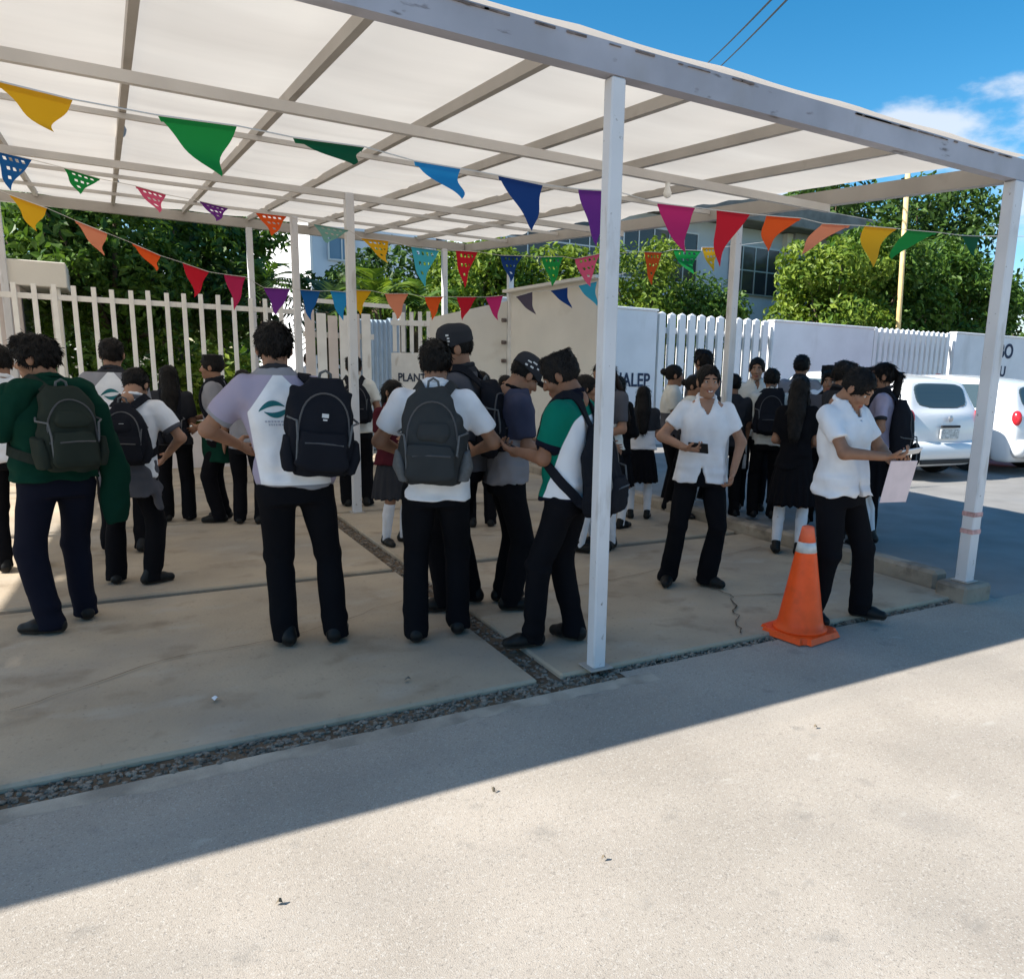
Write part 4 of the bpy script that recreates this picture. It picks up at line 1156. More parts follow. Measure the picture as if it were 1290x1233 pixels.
    if sh['collar'] or sh['v']:
        V2 = solid(ring, .006, .008); v_, q_ = V2.mesh()
        obj('collar', qmesh('collar', v_ * g, q_, C_[sh['collar'] or sh['m'][0]]), root)
    bvh = BVHTree.FromPolygons([tuple(p) for p in sv], [tuple(q) for q in sq])
    # ---- trousers or skirt
    kind, bm_ = bottom
    if kind == 'trousers':
        wf = 1.04 if fem else 1.0
        fs = [loft([(.80, *hip[:2], .156 * wide, .120 * wide), (.88, *hip[:2], .168 * wide * wf, .124 * wide), (.97, *B(0, 0, .97)[:2], .152 * wide, .108 * wide), (1.03, *B(0, 0, 1.03)[:2], .142 * wide, .100)], 2.3)]; ks = [0]
        for (hj, kn, an, fd) in legs:
            lo2 = an - np.array([0, 0, .05]) + fd * .004
            fs += [rcone(hj - (0, 0, .04), kn, .094 * wide, .074), rcone(kn, lo2, .074, .070 if not fem else .076)]; ks += [.03, .02]
        V_ = Vol(fs, r)
        for f, k in zip(fs, ks): V_.add(f, k)
        V_.cut((0, 0, .024), (0, 0, -1))
        V_.ripple(.010, (10, 10, 4.5), sd + 2)
        V_.ripple(.014, (7, 7, 20), sd + 4, lambda p: np.clip(1 - p[:, 2] * 3.2, 0, 1) + .55 * np.exp(-((p[:, 2] - .48) / .09) ** 2) + .5 * np.exp(-((p[:, 2] - .80) / .06) ** 2))
        v_, q_ = V_.mesh(); obj('trousers', qmesh('trousers', v_ * g, q_, C_[bm_]), root)
    else:
        bot = .50
        fs = [loft([(bot, *hip[:2], .232, .205), (.70, *hip[:2], .205, .175), (.88, *hip[:2], .172, .128), (1.03, *B(0, 0, 1.03)[:2], .142, .108)], 2.1)]
        V_ = Vol(fs, r); V_.add(fs[0])
        I = np.argwhere(np.abs(V_.v) < .05); Pp = np.stack([V_.ax[i][I[:, i]] for i in range(3)], 1)
        th = np.arctan2(Pp[:, 1] - hip[1], Pp[:, 0] - hip[0])
        V_.v[tuple(I.T)] += (np.sin(th * 17 + sd) * .010 * np.clip((1.0 - Pp[:, 2]) * 2.2, 0, 1)).astype(np.float32)
        v_, q_ = V_.mesh(); obj('skirt', qmesh('skirt', v_ * g, q_, C_[bm_]), root)
        for (hj, kn, an, fd) in legs:
            cf = kn * .62 + an * .38 + np.array([0, -.012, 0]); top = kn * .9 + an * .1
            V_ = solid([rcone(top, cf, .056, .058), rcone(cf, an - (0, 0, .03), .057, .042)], r * .8, .01); V_.ripple(.003, (12, 12, 40), sd)
            v_, q_ = V_.mesh(); obj('sock', qmesh('sock', v_ * g, q_, C_['sock']), root)
    for (hj, kn, an, fd) in legs:
        b0 = np.array([an[0], an[1], 0])
        fs = [rcone(b0 - fd * .036 + (0, 0, .036), b0 + fd * .085 + (0, 0, .040), .038, .044), rcone(b0 + fd * .085 + (0, 0, .036), b0 + fd * .150 + (0, 0, .030), .044, .034), rcone(b0 - fd * .03 + (0, 0, .05), b0 + (0, 0, .105), .040, .044)]
        V_ = solid(fs, max(.007, r * .75), .02); V_.cut((0, 0, 0.001), (0, 0, -1))
        v_, q_ = V_.mesh(); zc = v_[q_].mean(1)[:, 2]
        obj('shoe', qmesh('shoe', v_ * g, q_, [M['shoe'], M['sole']], (zc < .018).astype(int)), root)
    info = dict(root=root, g=g, bvh=bvh, B=B, hip=hip, pos=pos, az=az, z0=z0, arms=armj, A=A, Hd=Hd, lean=lean, sd=sd, shirt=so, legs=legs)
    PEOPLE[key] = info
    return info

def attach(info, name, base):
    """an Empty for a thing the person carries, placed at the person-frame point base (1.7 m frame)"""
    b = np.asarray(base) * info['g']; a = R(info['az'])
    return empty(name, (info['pos'][0] + b[0] * math.cos(a) + b[1] * math.sin(a), info['pos'][1] - b[0] * math.sin(a) + b[1] * math.cos(a), info['z0'] + b[2]), -a), np.asarray(base)

def ribbon(pts, nrm, w, th):
    """flat webbing band along pts with outward normals"""
    v, f = [], []
    n_ = len(pts)
    for i in range(n_):
        t = unit(pts[min(i + 1, n_ - 1)] - pts[max(i - 1, 0)]); s = unit(np.cross(t, nrm[i])); u = np.cross(s, t)
        for a, b in ((-1, 0), (-1, 1), (1, 1), (1, 0)): v.append(pts[i] + s * a * w / 2 + u * b * th)
    for i in range(n_ - 1):
        for k in range(4): f.append((i * 4 + k, i * 4 + (k + 1) % 4, (i + 1) * 4 + (k + 1) % 4, (i + 1) * 4 + k))
    f += [(0, 1, 2, 3), tuple((n_ - 1) * 4 + k for k in (3, 2, 1, 0))]
    return v, f

def drape(info, path, w, th, n=22, off=.004, hold=()):
    """a band laid over the shirt along a rough path"""
    path = np.array([np.asarray(p, float) for p in path]); L = np.r_[0, np.cumsum(np.linalg.norm(np.diff(path, axis=0), axis=1))]
    u = np.linspace(0, L[-1], n); P = np.stack([np.interp(u, L, path[:, i]) for i in range(3)], 1)
    out, nn = [], []
    for i, p in enumerate(P):
        c, n_, _, d = info['bvh'].find_nearest(Vector(p))
        n_ = np.array(n_); c = np.array(c)
        q = c + n_ * off
        if i in hold or (i < 2 and 'a' in hold) or (i > n - 3 and 'b' in hold): q = p
        out.append(q); nn.append(n_)
    out = np.array(out); out[1:-1] = (out[:-2] + 2 * out[1:-1] + out[2:]) / 4
    nn = np.array(nn); nn[1:-1] = nn[:-2] + nn[1:-1] + nn[2:]
    return ribbon(out, nn, w, th)

def backpack(key, label, m='pack_black', dx=0.0, dz=0.0, tilt=0.0, size=1.0, straps=(-1, 1), trim='pack_trim', r=.011, side_y=None, group='backpacks the students carry', handle=True, logo=False, style=0):
    """rucksack on a person's back: main bag, front pocket, zip, grab loop, shoulder straps"""
    I = PEOPLE[key]; g = I['g']; B = I['B']
    c0 = B(dx, -.125, .97 + dz)
    root, base = attach(I, 'backpack', c0); tag(root, label, 'backpack', group)
    s = size; T = R(tilt)
    Rt = np.array([[math.cos(T), 0, math.sin(T)], [0, 1, 0], [-math.sin(T), 0, math.cos(T)]])
    ln = I['lean']
    def place(v): v = np.asarray(v) @ Rt.T; v[:, 1] += ln * v[:, 2]; return v * g
    bag = loft([(0, 0, -.075, .125 * s, .060 * s), (.04, 0, -.08, .150 * s, .078 * s), (.18, 0, -.088, .158 * s, .092 * s), (.32 * s, 0, -.078, .150 * s, .080 * s), (.42 * s, 0, -.06, .128 * s, .058 * s), (.485 * s, 0, -.045, .080 * s, .035 * s)], 3.0)
    V_ = Vol([bag], r); V_.add(bag); V_.ripple(.020, (7, 7, 6), I['sd'] + 1); V_.ripple(.009, (19, 19, 13), I['sd'])
    bv, bq = V_.mesh(); obj('main_bag', qmesh('main_bag', place(bv), bq, M[m]), root)
    t = BVHTree.FromPolygons([tuple(p) for p in bv], [tuple(q) for q in bq])
    pk = loft([(.03, 0, -.165 * s, .095 * s, .028), (.06, 0, -.172 * s, .118 * s, .034), (.17, 0, -.176 * s, .120 * s, .036), (.225, 0, -.164 * s, .100 * s, .024)], 3.2)
    V_ = Vol([pk], r * .9); V_.add(pk); V_.ripple(.006, (14, 14, 12), I['sd'] + 7)
    v_, q_ = V_.mesh(); po = obj('front_pocket', qmesh('front_pocket', place(v_), q_, M[m]), root)
    for s_ in (-1, 1):                                   # side pockets, side straps
        sp = loft([(.02, s_ * .140 * s, -.085, .034, .060), (.10, s_ * .158 * s, -.088, .036, .066), (.19, s_ * .162 * s, -.088, .018, .060)], 2.6)
        V_ = Vol([sp], r * .9); V_.add(sp); V_.ripple(.008, (16, 16, 12), I['sd'] + 11)
        a_, b_ = V_.mesh(); obj('side_pocket', qmesh('side_pocket', place(a_), b_, M[trim] if style == 2 else M[m]), root)
        pts = [(s_ * .150 * s, -.05, .30), (s_ * .168 * s, -.10, .285), (s_ * .130 * s, -.165 * s, .275), (s_ * .122 * s, -.176 * s, .20), (s_ * .118 * s, -.178 * s, .12 + .05 * s_)]
        mb = MB().tube(pts, .006, 5); mb.v = [tuple(p) for p in place(mb.v)]; mb.build('compression_strap', M[trim], root)
    if style in (1, 2):                                   # a second, smaller pocket above
        p2 = loft([(.245, 0, -.150 * s, .075, .030), (.28, 0, -.155 * s, .088, .032), (.34, 0, -.142 * s, .070, .022)], 3)
        V_ = Vol([p2], r * .9); V_.add(p2); V_.ripple(.006, (14, 14, 12), I['sd'] + 13)
        a_, b_ = V_.mesh(); obj('upper_pocket', qmesh('upper_pocket', place(a_), b_, M[m]), root)
    def arch(w, z0, z1, rad):
        pts = []
        for i in range(17):
            a = math.pi * i / 16; x = -w * math.cos(a) * (1 if True else 0); z = z0 + (z1 - z0) * math.sin(a) ** .6
            hit = t.ray_cast(Vector((x, -.5, z)), Vector((0, 1, 0)))
            if hit[0]: pts.append(hit[0] + Vector((0, -.003, 0)))
        mb = MB()
        if len(pts) > 3: mb.tube(pts, rad, 5)
        return mb
    mb = arch(.122 * s, .16, .41 * s, .005)
    if mb.v: mb.v = [tuple(p) for p in place(mb.v)]; mb.build('zip', M['zip'], root)
    mb = MB().tube([(-.09 * s, -.171 * s - .033, .17), (0, -.176 * s - .037, .175), (.09 * s, -.171 * s - .033, .17)], .005, 5); mb.v = [tuple(p) for p in place(mb.v)]; mb.build('zip', M['zip'], po)
    if handle:
        mb = MB().tube([(-.03, -.03, .47 * s), (-.025, -.035, .505 * s), (0, -.037, .52 * s), (.025, -.035, .505 * s), (.03, -.03, .47 * s)], .007, 6); mb.v = [tuple(p) for p in place(mb.v)]; mb.build('grab_loop', M[trim], root)
    if logo:
        mb = MB()
        for x0, z0_, w_, h_ in ((-.016, .30, .032, .020), (-.010, .285, .02, .008)):
            y0 = (t.ray_cast(Vector((x0, -.5, z0_)), Vector((0, 1, 0)))[0] or Vector((0, -.17, 0))).y - .004
            mb.box((x0, y0, z0_), (x0 + w_, y0 + .004, z0_ + h_))
        mb.v = [tuple(p) for p in place(mb.v)]; mb.build('badge', M['white_print'], root)
    top = np.array([0, -.04, .44 * s]); low = np.array([0, -.05, .05])
    for sd_ in straps:
        tw = place(np.array([top + (sd_ * .06, 0, 0)]))[0] / g + base; lw = place(np.array([low + (sd_ * .13 * s, .02, 0)]))[0] / g + base
        ex = dx * .35
        path = [tw, B(sd_ * .085 + ex, -.09, 1.465), B(sd_ * .105 + ex, -.01, 1.49), B(sd_ * .118 + ex, .08, 1.43), B(sd_ * .13 + ex, .14, 1.30), B(sd_ * .15 + ex * .6, .13, 1.16), B(sd_ * .185, .03, 1.07), lw]
        v_, f_ = drape(I, path, .055, .012, 26, .004, ('a', 'b'))
        v_ = (np.array(v_) - base) * g
        obj('shoulder_strap', pymesh('shoulder_strap', v_, f_, M[m], None, False), root)
    return root

def held_box(key, hand_i, name, label, cat, size, m, offset, axes, group=None, screen=None):
    """a flat thing in a hand; axes = (width dir, height dir) in the person's frame"""
    I = PEOPLE[key]; W = I['arms'][hand_i][2]
    c = W + np.asarray(offset)
    root, base = attach(I, name, c); tag(root, label, cat, group)
    w = unit(axes[0]); h_ = unit(np.asarray(axes[1]) - w * (np.asarray(axes[1]) @ w)); n_ = np.cross(w, h_)
    bm = bmesh.new(); bmesh.ops.create_cube(bm, size=1)
    for v in bm.verts: v.co = Vector(v.co.x * size[0] * w + v.co.y * size[1] * h_ + v.co.z * size[2] * n_)
    bmesh.ops.bevel(bm, geom=bm.edges[:], offset=min(size) * .3, segments=1, affect='EDGES')
    me = bpy.data.meshes.new(name); bm.to_mesh(me); bm.free(); me.materials.append(m)
    obj('casing' if screen else 'sheet', me, root)
    if screen:
        mb = MB(); z = size[2] / 2 + .001
        mb.add([w * a * size[0] * .46 + h_ * b * size[1] * .46 + n_ * z for a, b in ((-1, -1), (1, -1), (1, 1), (-1, 1))], [(0, 1, 2, 3)]); mb.build('screen', screen, root)
    return root

# ------------------------------------------------------------------ who stands where
FWD = lambda s, x=.13, y=.25, z=1.06: dict(w=(s * x, y, z), hint=(s * .35, -.7, -.6))
BOTH = dict(L=FWD(-1), R=FWD(1))
WALK = ((-.12, .02, -10), (.12, -.03, 14))
POLO = dict(kind='raglan', m=('white', 'lilac', 'grey'), collar='charcoal', sleeve=.74)
GPOLO = dict(kind='cuffs', m=('grey', 'charcoal'), collar='charcoal', sleeve=.74)
WSH = dict(kind='plain', m=('white',), sleeve=.72, collar='white')
CREAM = dict(kind='plain', m=('cream',), sleeve=.72, collar='cream')
FAR = dict(r=.0145, hands_r=.007)

# left cluster
person('P0', (-.66, 6.95), -4, 'boy in a white shirt cut off by the left edge, behind the green jumper', 1.60, shirt=WSH, arms=BOTH, **FAR)
person('P1', (-.30, 5.37), -22, 'person in a dark green jumper with a green jacket slung over and black wavy hair', 1.655, wide=1.06, feet=((-.12, -.05, -50), (.11, .09, 10)),
       head=(-48, 8), hair='curly', shirt=dict(kind='plain', m=('deepgreen',), sleeve=1.8, hem=.90, loose=1.10, collar='deepgreen'), arms=dict(L=dict(w=(-.25, .26, 1.04), hint=(-.8, -.5, -.3)), R=dict(w=(.24, .16, .98))), bottom=('trousers', 'navy'))
person('P2', (.02, 7.3), 10, 'boy in a white and grey polo standing behind the small one with bowed head', 1.68, shirt=dict(POLO, m=('white', 'grey', 'charcoal')), hair='short', arms=BOTH, feet=WALK, **FAR)
person('P3', (.03, 6.22), 8, 'small boy with bowed head and a grey sweater tied round his waist', 1.50, sway=.10, hipoff=(.03, 0), lean=.12, feet=((-.12, .05, -8), (.13, -.04, 62)), head=(18, 34), hair='short', skin=2,
       shirt=dict(WSH, m=('white', 'darkgrey'), kind='cuffs'), arms=dict(L=FWD(-1), R=dict(w=(.24, .16, 1.0), hint=(.8, -.6, 0))), r=.0125)
person('P4', (.47, 8.5), 4, 'girl with long dark hair down her back by the railing, in dark clothes', 1.47, fem=True, hair='long', hairmat='hair', shirt=dict(kind='plain', m=('charcoal',), sleeve=.8), bottom=('trousers', 'black'), arms=BOTH, **FAR)
person('P5', (.85, 8.37), -70, 'boy in a grey polo facing left by the railing, dark jacket at his hips', 1.58, hair='flat', shirt=dict(GPOLO), arms=dict(L=dict(w=(-.15, .14, 1.0)), R=FWD(1)), **FAR)
person('P27', (1.06, 8.1), 25, 'student mostly hidden behind the boy with the teal logo, only the dark hair showing', 1.45, hair='short', shirt=dict(GPOLO), bottom=('trousers', 'black'), **FAR)
person('P6', (.88, 4.49), 6, 'boy seen from behind in a white and lilac polo with a teal swoosh logo', 1.755, hipoff=(-.05, 0), sway=-.13, wide=1.03, feet=((-.125, .0, -8), (.125, -.03, 22)), head=(-2, 4), hair='short', shirt=dict(POLO, hem=.88),
       arms=dict(L=dict(w=(-.245, .24, 1.08), hint=(-1, -.5, -.3)), R=FWD(1)), skin=0, r=.0095, hands_r=.005)
person('P7', (2.24, 8.66), 14, 'boy in a cream white shirt standing behind the middle canopy post', 1.62, hair='short', shirt=CREAM, arms=dict(L=FWD(-1), R=dict(w=(.25, .1, .95))), **FAR)
person('P12b', (2.06, 6.72), 160, 'girl in a maroon top half hidden left of the boy with the grey rucksack', 1.42, fem=True, hair='pony', shirt=dict(kind='plain', m=('maroon',), sleeve=.75), bottom=('skirt', 'charcoal'), arms=BOTH, **FAR)
# the four in the middle
person('P8', (1.54, 4.25), 24, 'boy seen from behind in a white shirt with a dark grey rucksack', 1.70, feet=((-.115, -.06, -14), (.13, .08, 10)), head=(2, 6), hair='short', shirt=dict(WSH, hem=.84), arms=dict(L=dict(w=(-.20, .22, 1.06), hint=(-.7, -.5, -.4)), R=dict(w=(.21, .22, 1.08), hint=(.7, -.5, -.4))), r=.0095, hands_r=.005)
person('P9', (1.90, 4.74), -48, 'tall boy in a black cap and grey polo turned to the left', 1.80, feet=((-.11, .05, -20), (.12, -.03, 10)), head=(-32, 8), hair='cap', cap=dict(m='charcoal', marks=((-62, .045, 10, .010), (-62, .062, 8, .008), (-60, .079, 10, .010), (-58, .028, 9, .009))),
       shirt=dict(GPOLO, m=('darkgrey', 'charcoal'), hem=.87), arms=BOTH, r=.0105, skin=0)
person('P10', (2.17, 4.64), 100, 'boy in a dark patterned cap looking down at a phone, facing right', 1.66, lean=.10, head=(-8, 34), hair='cap', cap=dict(m='charcoal', marks=((95, .05, 14, .012), (112, .075, 16, .010), (88, .085, 20, .010), (120, .045, 10, .012), (70, .065, 10, .010))),
       shirt=dict(kind='half', m=('slateblue', 'grey'), collar='black', sleeve=.8), arms=dict(L=FWD(-1, .06, .34, 1.10), R=FWD(1, .1, .30, 1.10)), r=.0105)
person('P11', (2.13, 3.82), -38, 'boy in a green and white polo with flat cropped hair beside the center post', 1.665, lean=.0, hipoff=(.03, -.05), feet=((-.10, .12, -40), (.12, -.06, 10)), head=(-14, 24), hair='flat', shirt=dict(kind='sides', m=('green', 'white', 'navy'), collar='navy', hem=.88, sleeve=.76),
       arms=dict(L=dict(w=(-.08, .29, 1.14), hint=(-.5, -.7, -.6), n=(.2, 0, 1), curl=.9), R=dict(w=(.05, .28, 1.12), hint=(.8, -.5, -.4), n=(-.2, 0, 1), curl=.9)), skin=1, r=.0095, hands_r=.005)
person('P12', (3.72, 8.0), 205, 'student in dark clothes far behind the two boys sharing a phone', 1.46, fem=True, hair='long', shirt=dict(kind='plain', m=('darkgrey',), sleeve=.8), **FAR)
# behind and right of the center post
person('P13', (3.46, 5.85), 120, 'girl in a dark skirt and white knee socks just left of the center post', 1.51, fem=True, hair='long', shirt=dict(kind='plain', m=('charcoal',), sleeve=1.6), bottom=('skirt', 'black'), arms=BOTH, **FAR)
person('P14', (3.70, 5.86), 250, 'girl with long dark hair and pale knee socks just right of the center post', 1.64, fem=True, hair='long', hairmat='hair_brown', shirt=dict(kind='half', m=('darkgrey', 'cream'), sleeve=.8, hem=.92), bottom=('skirt', 'black'), head=(20, 10), arms=BOTH, r=.0125)
person('P15', (4.78, 6.85), 30, 'girl with long straight hair seen from behind in front of the lettered wall', 1.40, fem=True, hair='long', shirt=dict(kind='half', m=('charcoal', 'white'), sleeve=.75, hem=.92), bottom=('skirt', 'black'), arms=BOTH, **FAR)
person('P16', (5.45, 7.25), 118, 'girl in a white top with a dark pattern raising a hand to her face', 1.63, fem=True, hair='bun', shirt=dict(kind='half', m=('cream', 'darkgrey'), sleeve=.7), arms=dict(L=dict(w=(-.06, .22, 1.42), hint=(-.8, 0, -1)), R=FWD(1)), **FAR)
person('P17', (6.15, 7.55), -5, 'boy with short hair whose head rises behind the smiling woman', 1.81, hair='curly', shirt=dict(kind='plain', m=('darkgrey',), sleeve=.7), arms=BOTH, **FAR)
person('P18', (3.69, 4.54), 212, 'smiling woman in a white short sleeved blouse holding a black phone', 1.62, fem=True, wide=1.03, feet=((-.10, .04, -52), (.20, .02, 8)), hipoff=(-.07, 0), sway=-.02, head=(-6, 0), hair='bun', skin=2, teeth=True,
       shirt=dict(WSH, collar=None, v=True, slit=True, hem=.83, sleeve=.62, loose=1.06), bottom=('trousers', 'black'), group=None,
       arms=dict(R=dict(w=(.15, .19, 1.10), hint=(1, -.6, -.1), d=(-.75, .5, -.05), n=(-.3, -.2, 1), curl=.9), L=dict(w=(-.235, .09, .92), hint=(-1, -.5, 0), curl=.8)), r=.0095, hands_r=.005)
person('P19', (6.35, 6.85), 216, 'woman in a cream polo shirt and black trousers facing the street', 1.74, fem=True, wide=1.05, hair='bun', skin=2, head=(8, 2), shirt=dict(CREAM, v=True, collar=None, sleeve=.7), arms=dict(L=dict(w=(-.2, .16, 1.0)), R=dict(w=(.23, .08, .88))), r=.012)
person('P20', (6.12, 6.36), 40, 'student with a big black rucksack standing with back to the street near the kerb', 1.62, hair='short', shirt=dict(CREAM), arms=dict(L=dict(w=(-.25, .06, .86)), R=FWD(1)), r=.0125)
person('P21', (6.95, 6.75), 60, 'tall student with dark hair behind the one with the black rucksack', 1.79, hair='short', shirt=dict(GPOLO), arms=BOTH, **FAR)
person('P21b', (7.15, 6.5), 200, 'student facing the street, half hidden beside the tall dark haired one', 1.68, hair='flat', shirt=dict(WSH), arms=BOTH, **FAR)
person('P22', (5.10, 4.95), 52, 'girl in dark clothes and white knee socks standing on the kerb behind the cone', 1.55, fem=True, wide=.92, hair='long', shirt=dict(kind='plain', m=('black',), sleeve=.75), bottom=('skirt', 'black'), arms=BOTH, r=.0125)
person('P23', (4.02, 3.46), 178, 'woman in a white blouse looking down at her phone behind the cone', 1.655, fem=True, wide=1.04, feet=((-.19, .09, -30), (.17, -.03, 10)), hipoff=(.05, 0), sway=.14, lean=.06, head=(-14, 36), hair='bun', skin=0,
       shirt=dict(WSH, collar=None, v=True, slit=True, hem=.86, sleeve=.66, loose=1.06), bottom=('trousers', 'black'), group=None,
       arms=dict(R=dict(w=(.02, .34, 1.155), hint=(1, -.5, -.4), d=(-.7, .7, .12), n=(-.2, .1, 1), curl=.8), L=dict(w=(-.13, .30, 1.10), hint=(-.9, -.5, -.5), d=(.5, .8, .05), n=(.2, .1, 1), curl=.8)), r=.0095, hands_r=.005)
person('P24', (5.62, 4.95), 110, 'student with short dark hair close behind the woman with the phone, left one', 1.70, hair='short', shirt=dict(GPOLO, m=('charcoal', 'black')), arms=BOTH, **FAR)
person('P24b', (6.40, 5.25), 240, 'student with short dark hair close behind the woman with the phone, right one', 1.66, hair='flat', shirt=dict(GPOLO, m=('cream', 'black')), arms=BOTH, **FAR)
person('P25', (6.12, 4.90), -36, 'girl in a grey polo, skirt and white knee socks carrying a large black bag', 1.70, fem=True, wide=1.08, feet=((-.10, .02, -12), (.10, -.02, 14)), head=(-14, -4), hair='pony', skin=0, shirt=dict(GPOLO, hem=.95, m=('lilac', 'charcoal')), bottom=('skirt', 'black'),
       arms=dict(L=dict(w=(-.17, .20, 1.10), hint=(-.6, -1, -.3)), R=FWD(1)), r=.011)
person('P29', (5.75, 6.55), 20, 'dark haired student close behind the smiling woman, on the side of the cone', 1.55, hair='short', shirt=dict(kind='plain', m=('charcoal',), sleeve=.8), arms=BOTH, **FAR)
person('P30', (4.25, 6.55), 60, 'girl in a dark jumper standing between the center post and the lettered wall', 1.50, fem=True, hair='long', shirt=dict(kind='plain', m=('black',), sleeve=1.7), bottom=('skirt', 'black'), arms=BOTH, **FAR)
person('P31', (5.35, 6.75), 150, 'girl with tied hair in a pale top left of the smiling woman, facing her neighbour', 1.52, fem=True, hair='bun', shirt=dict(kind='half', m=('cream', 'charcoal'), sleeve=.7), bottom=('skirt', 'black'), arms=BOTH, **FAR)
person('P32', (6.45, 5.85), 230, 'student in a dark polo among the heads between the black rucksack and the phone user', 1.62, hair='short', shirt=dict(GPOLO, m=('darkgrey', 'black')), arms=BOTH, **FAR)
person('P33', (3.05, 7.1), 10, 'student in dark clothes seen in the gap behind the cap wearers', 1.50, hair='short', shirt=dict(kind='plain', m=('black',), sleeve=.8), arms=BOTH, **FAR)
person('P26', (18.6, 13.2), 150, 'person in a maroon cap showing over the roof of the parked white hatchback', 1.66, hair='cap', cap=dict(m='maroon'), shirt=dict(kind='plain', m=('maroon',)), r=.018, hands_r=.009)
person('P28', (2.98, 14.5), 200, 'person in white standing inside the grounds behind the sliding gate', 1.66, hair='short', shirt=dict(WSH, sleeve=1.8), bottom=('trousers', 'white'), r=.016, hands_r=.008, group=None)

# ------------------------------------------------------------------ clothing that hangs loose
def garment(key, name, fs, m, ks=None, amp=.014, r=.0115):
    I = PEOPLE[key]; V_ = Vol(fs, r)
    for f in fs: V_.add(f, .02)
    V_.ripple(amp, (9, 9, 5), I['sd'] + 3); V_.ripple(amp * .5, (22, 22, 16), I['sd'] + 8)
    v_, q_ = V_.mesh(); return obj(name, qmesh(name, v_ * I['g'], q_, C_[m]), I['root'])
B = PEOPLE['P1']['B']
garment('P1', 'slung_jacket', [loft([(.60, .29, -.03, .055, .045), (.85, .29, -.04, .075, .06), (1.15, .26, -.05, .080, .075), (1.34, .20, -.045, .075, .08), (1.44, .13, -.03, .06, .06)], 2.2), rcone((.16, -.05, 1.42), (-.14, -.07, 1.43), .06, .06), rcone((-.14, -.05, 1.43), (-.24, .03, 1.2), .075, .07)], 'deepgreen', amp=.024)
B = PEOPLE['P3']['B']; hp = PEOPLE['P3']['hip']
garment('P3', 'tied_sweater', [loft([(.72, hp[0] + .03, hp[1] - .04, .20, .15), (.86, hp[0], hp[1] - .02, .195, .145), (.98, hp[0], hp[1], .182, .130)], 2.2), rcone((hp[0] + .12, hp[1] - .10, .90), (hp[0] + .21, hp[1] - .08, .62), .05, .035)], 'darkgrey', amp=.02)
hp = PEOPLE['P5']['hip']
garment('P5', 'tied_jacket', [loft([(.64, hp[0], hp[1] - .03, .205, .17), (.82, hp[0], hp[1] - .02, .20, .155), (.97, hp[0], hp[1], .182, .132)], 2.2)], 'deepgreen', amp=.02, r=.0145)

# print on the backs of the polos
def back_print(key, cx, cz, s):
    I = PEOPLE[key]; g = I['g']; bv = I['bvh']; mb = MB()
    def on(x, z):
        p = I['B'](x, 0, z); hit = bv.ray_cast(Vector((p[0], -.6, p[2])), Vector((0, 1, 0)))
        q = hit[0] or Vector((p[0], -.14, p[2])); return tuple(np.array((q.x, q.y - .0035, q.z)) * g)
    for sg in (1, -1):                       # two hooked swooshes chasing each other
        v = []; f = []; n = 16
        for i in range(n + 1):
            t = i / n; x = sg * (-.075 + .125 * t); z = sg * (-.012 + .042 * math.sin(t * 2.5) ** .9); th = .003 + .021 * math.sin(math.pi * min(1, t * 1.02)) ** .8
            v += [on(cx + x * s, cz + (z + th * .6) * s), on(cx + x * s, cz + (z - th * .6) * s)]
        for i in range(n): f.append((2 * i, 2 * i + 1, 2 * i + 3, 2 * i + 2) if sg > 0 else (2 * i + 2, 2 * i + 3, 2 * i + 1, 2 * i))
        mb.add(v, f)
    mb.build('swoosh_print', M['teal_print'], I['shirt'])
    mb = MB()
    for z0, w in ((-.062, .055), (-.078, .040)):
        x = -w
        while x < w:
            l = RNG.uniform(.006, .014); mb.add([on(cx + x * s, cz + (z0 + .0045) * s), on(cx + x * s, cz + (z0 - .0045) * s), on(cx + (x + l) * s, cz + (z0 - .0045) * s), on(cx + (x + l) * s, cz + (z0 + .0045) * s)], [(0, 1, 2, 3)]); x += l + .004
    mb.build('small_print', M['grey_print'], I['shirt'])
back_print('P6', -.045, 1.29, 1.0); back_print('P2', .0, 1.29, 1.0)

# ------------------------------------------------------------------ things the students carry
backpack('P1', 'dark olive rucksack over the dark green jumper at the left', 'pack_olive', dx=.02, dz=.0, size=.98, style=1)
backpack('P3', 'black rucksack with a small white badge above the tied grey sweater', 'pack_black', size=.98, logo=True, r=.0125, style=1)
backpack('P5', 'black bag hanging behind the boy in grey facing left by the railing', 'pack_black', dz=-.08, size=.9, r=.014)
backpack('P4', 'dark bag under the long hair of the girl by the railing', 'pack_black', dz=-.10, size=.75, r=.014)
backpack('P6', 'black rucksack hung on the right shoulder of the boy with the teal logo', 'pack_black', dx=.105, dz=-.01, tilt=6, size=1.02, straps=(1,), r=.010, logo=True)
backpack('P7', 'black rucksack on the boy behind the middle post', 'pack_black', r=.014)
backpack('P8', 'dark grey rucksack with a front pocket on the boy in white', 'pack_grey', size=1.10, dz=-.03, r=.010, style=2)
backpack('P9', 'black rucksack on the tall boy in the cap', 'pack_black', size=.9, r=.011)
backpack('P11', 'large black rucksack slung low behind the boy in green', 'pack_black', dz=-.17, size=1.05, dx=.02, r=.010)
backpack('P20', 'big black rucksack on the student near the kerb', 'pack_black', dz=.02, size=1.05, r=.0125)
backpack('P25', 'large bulging black bag with a white tag on the girl in grey', 'pack_black', dz=-.20, size=1.28, r=.011, logo=True)
M['screen'] = mat('dark_phone_screen', (.02, .025, .03), .1, spec=.6)
I = PEOPLE['P18']; held_box('P18', 1, 'phone', 'black phone in the hand of the smiling woman', 'phone', (.075, .15, .010), M['plastic_black'], (-.085, .055, .012), ((.15, .3, .95), (-.85, .5, .0)), screen=M['screen'])
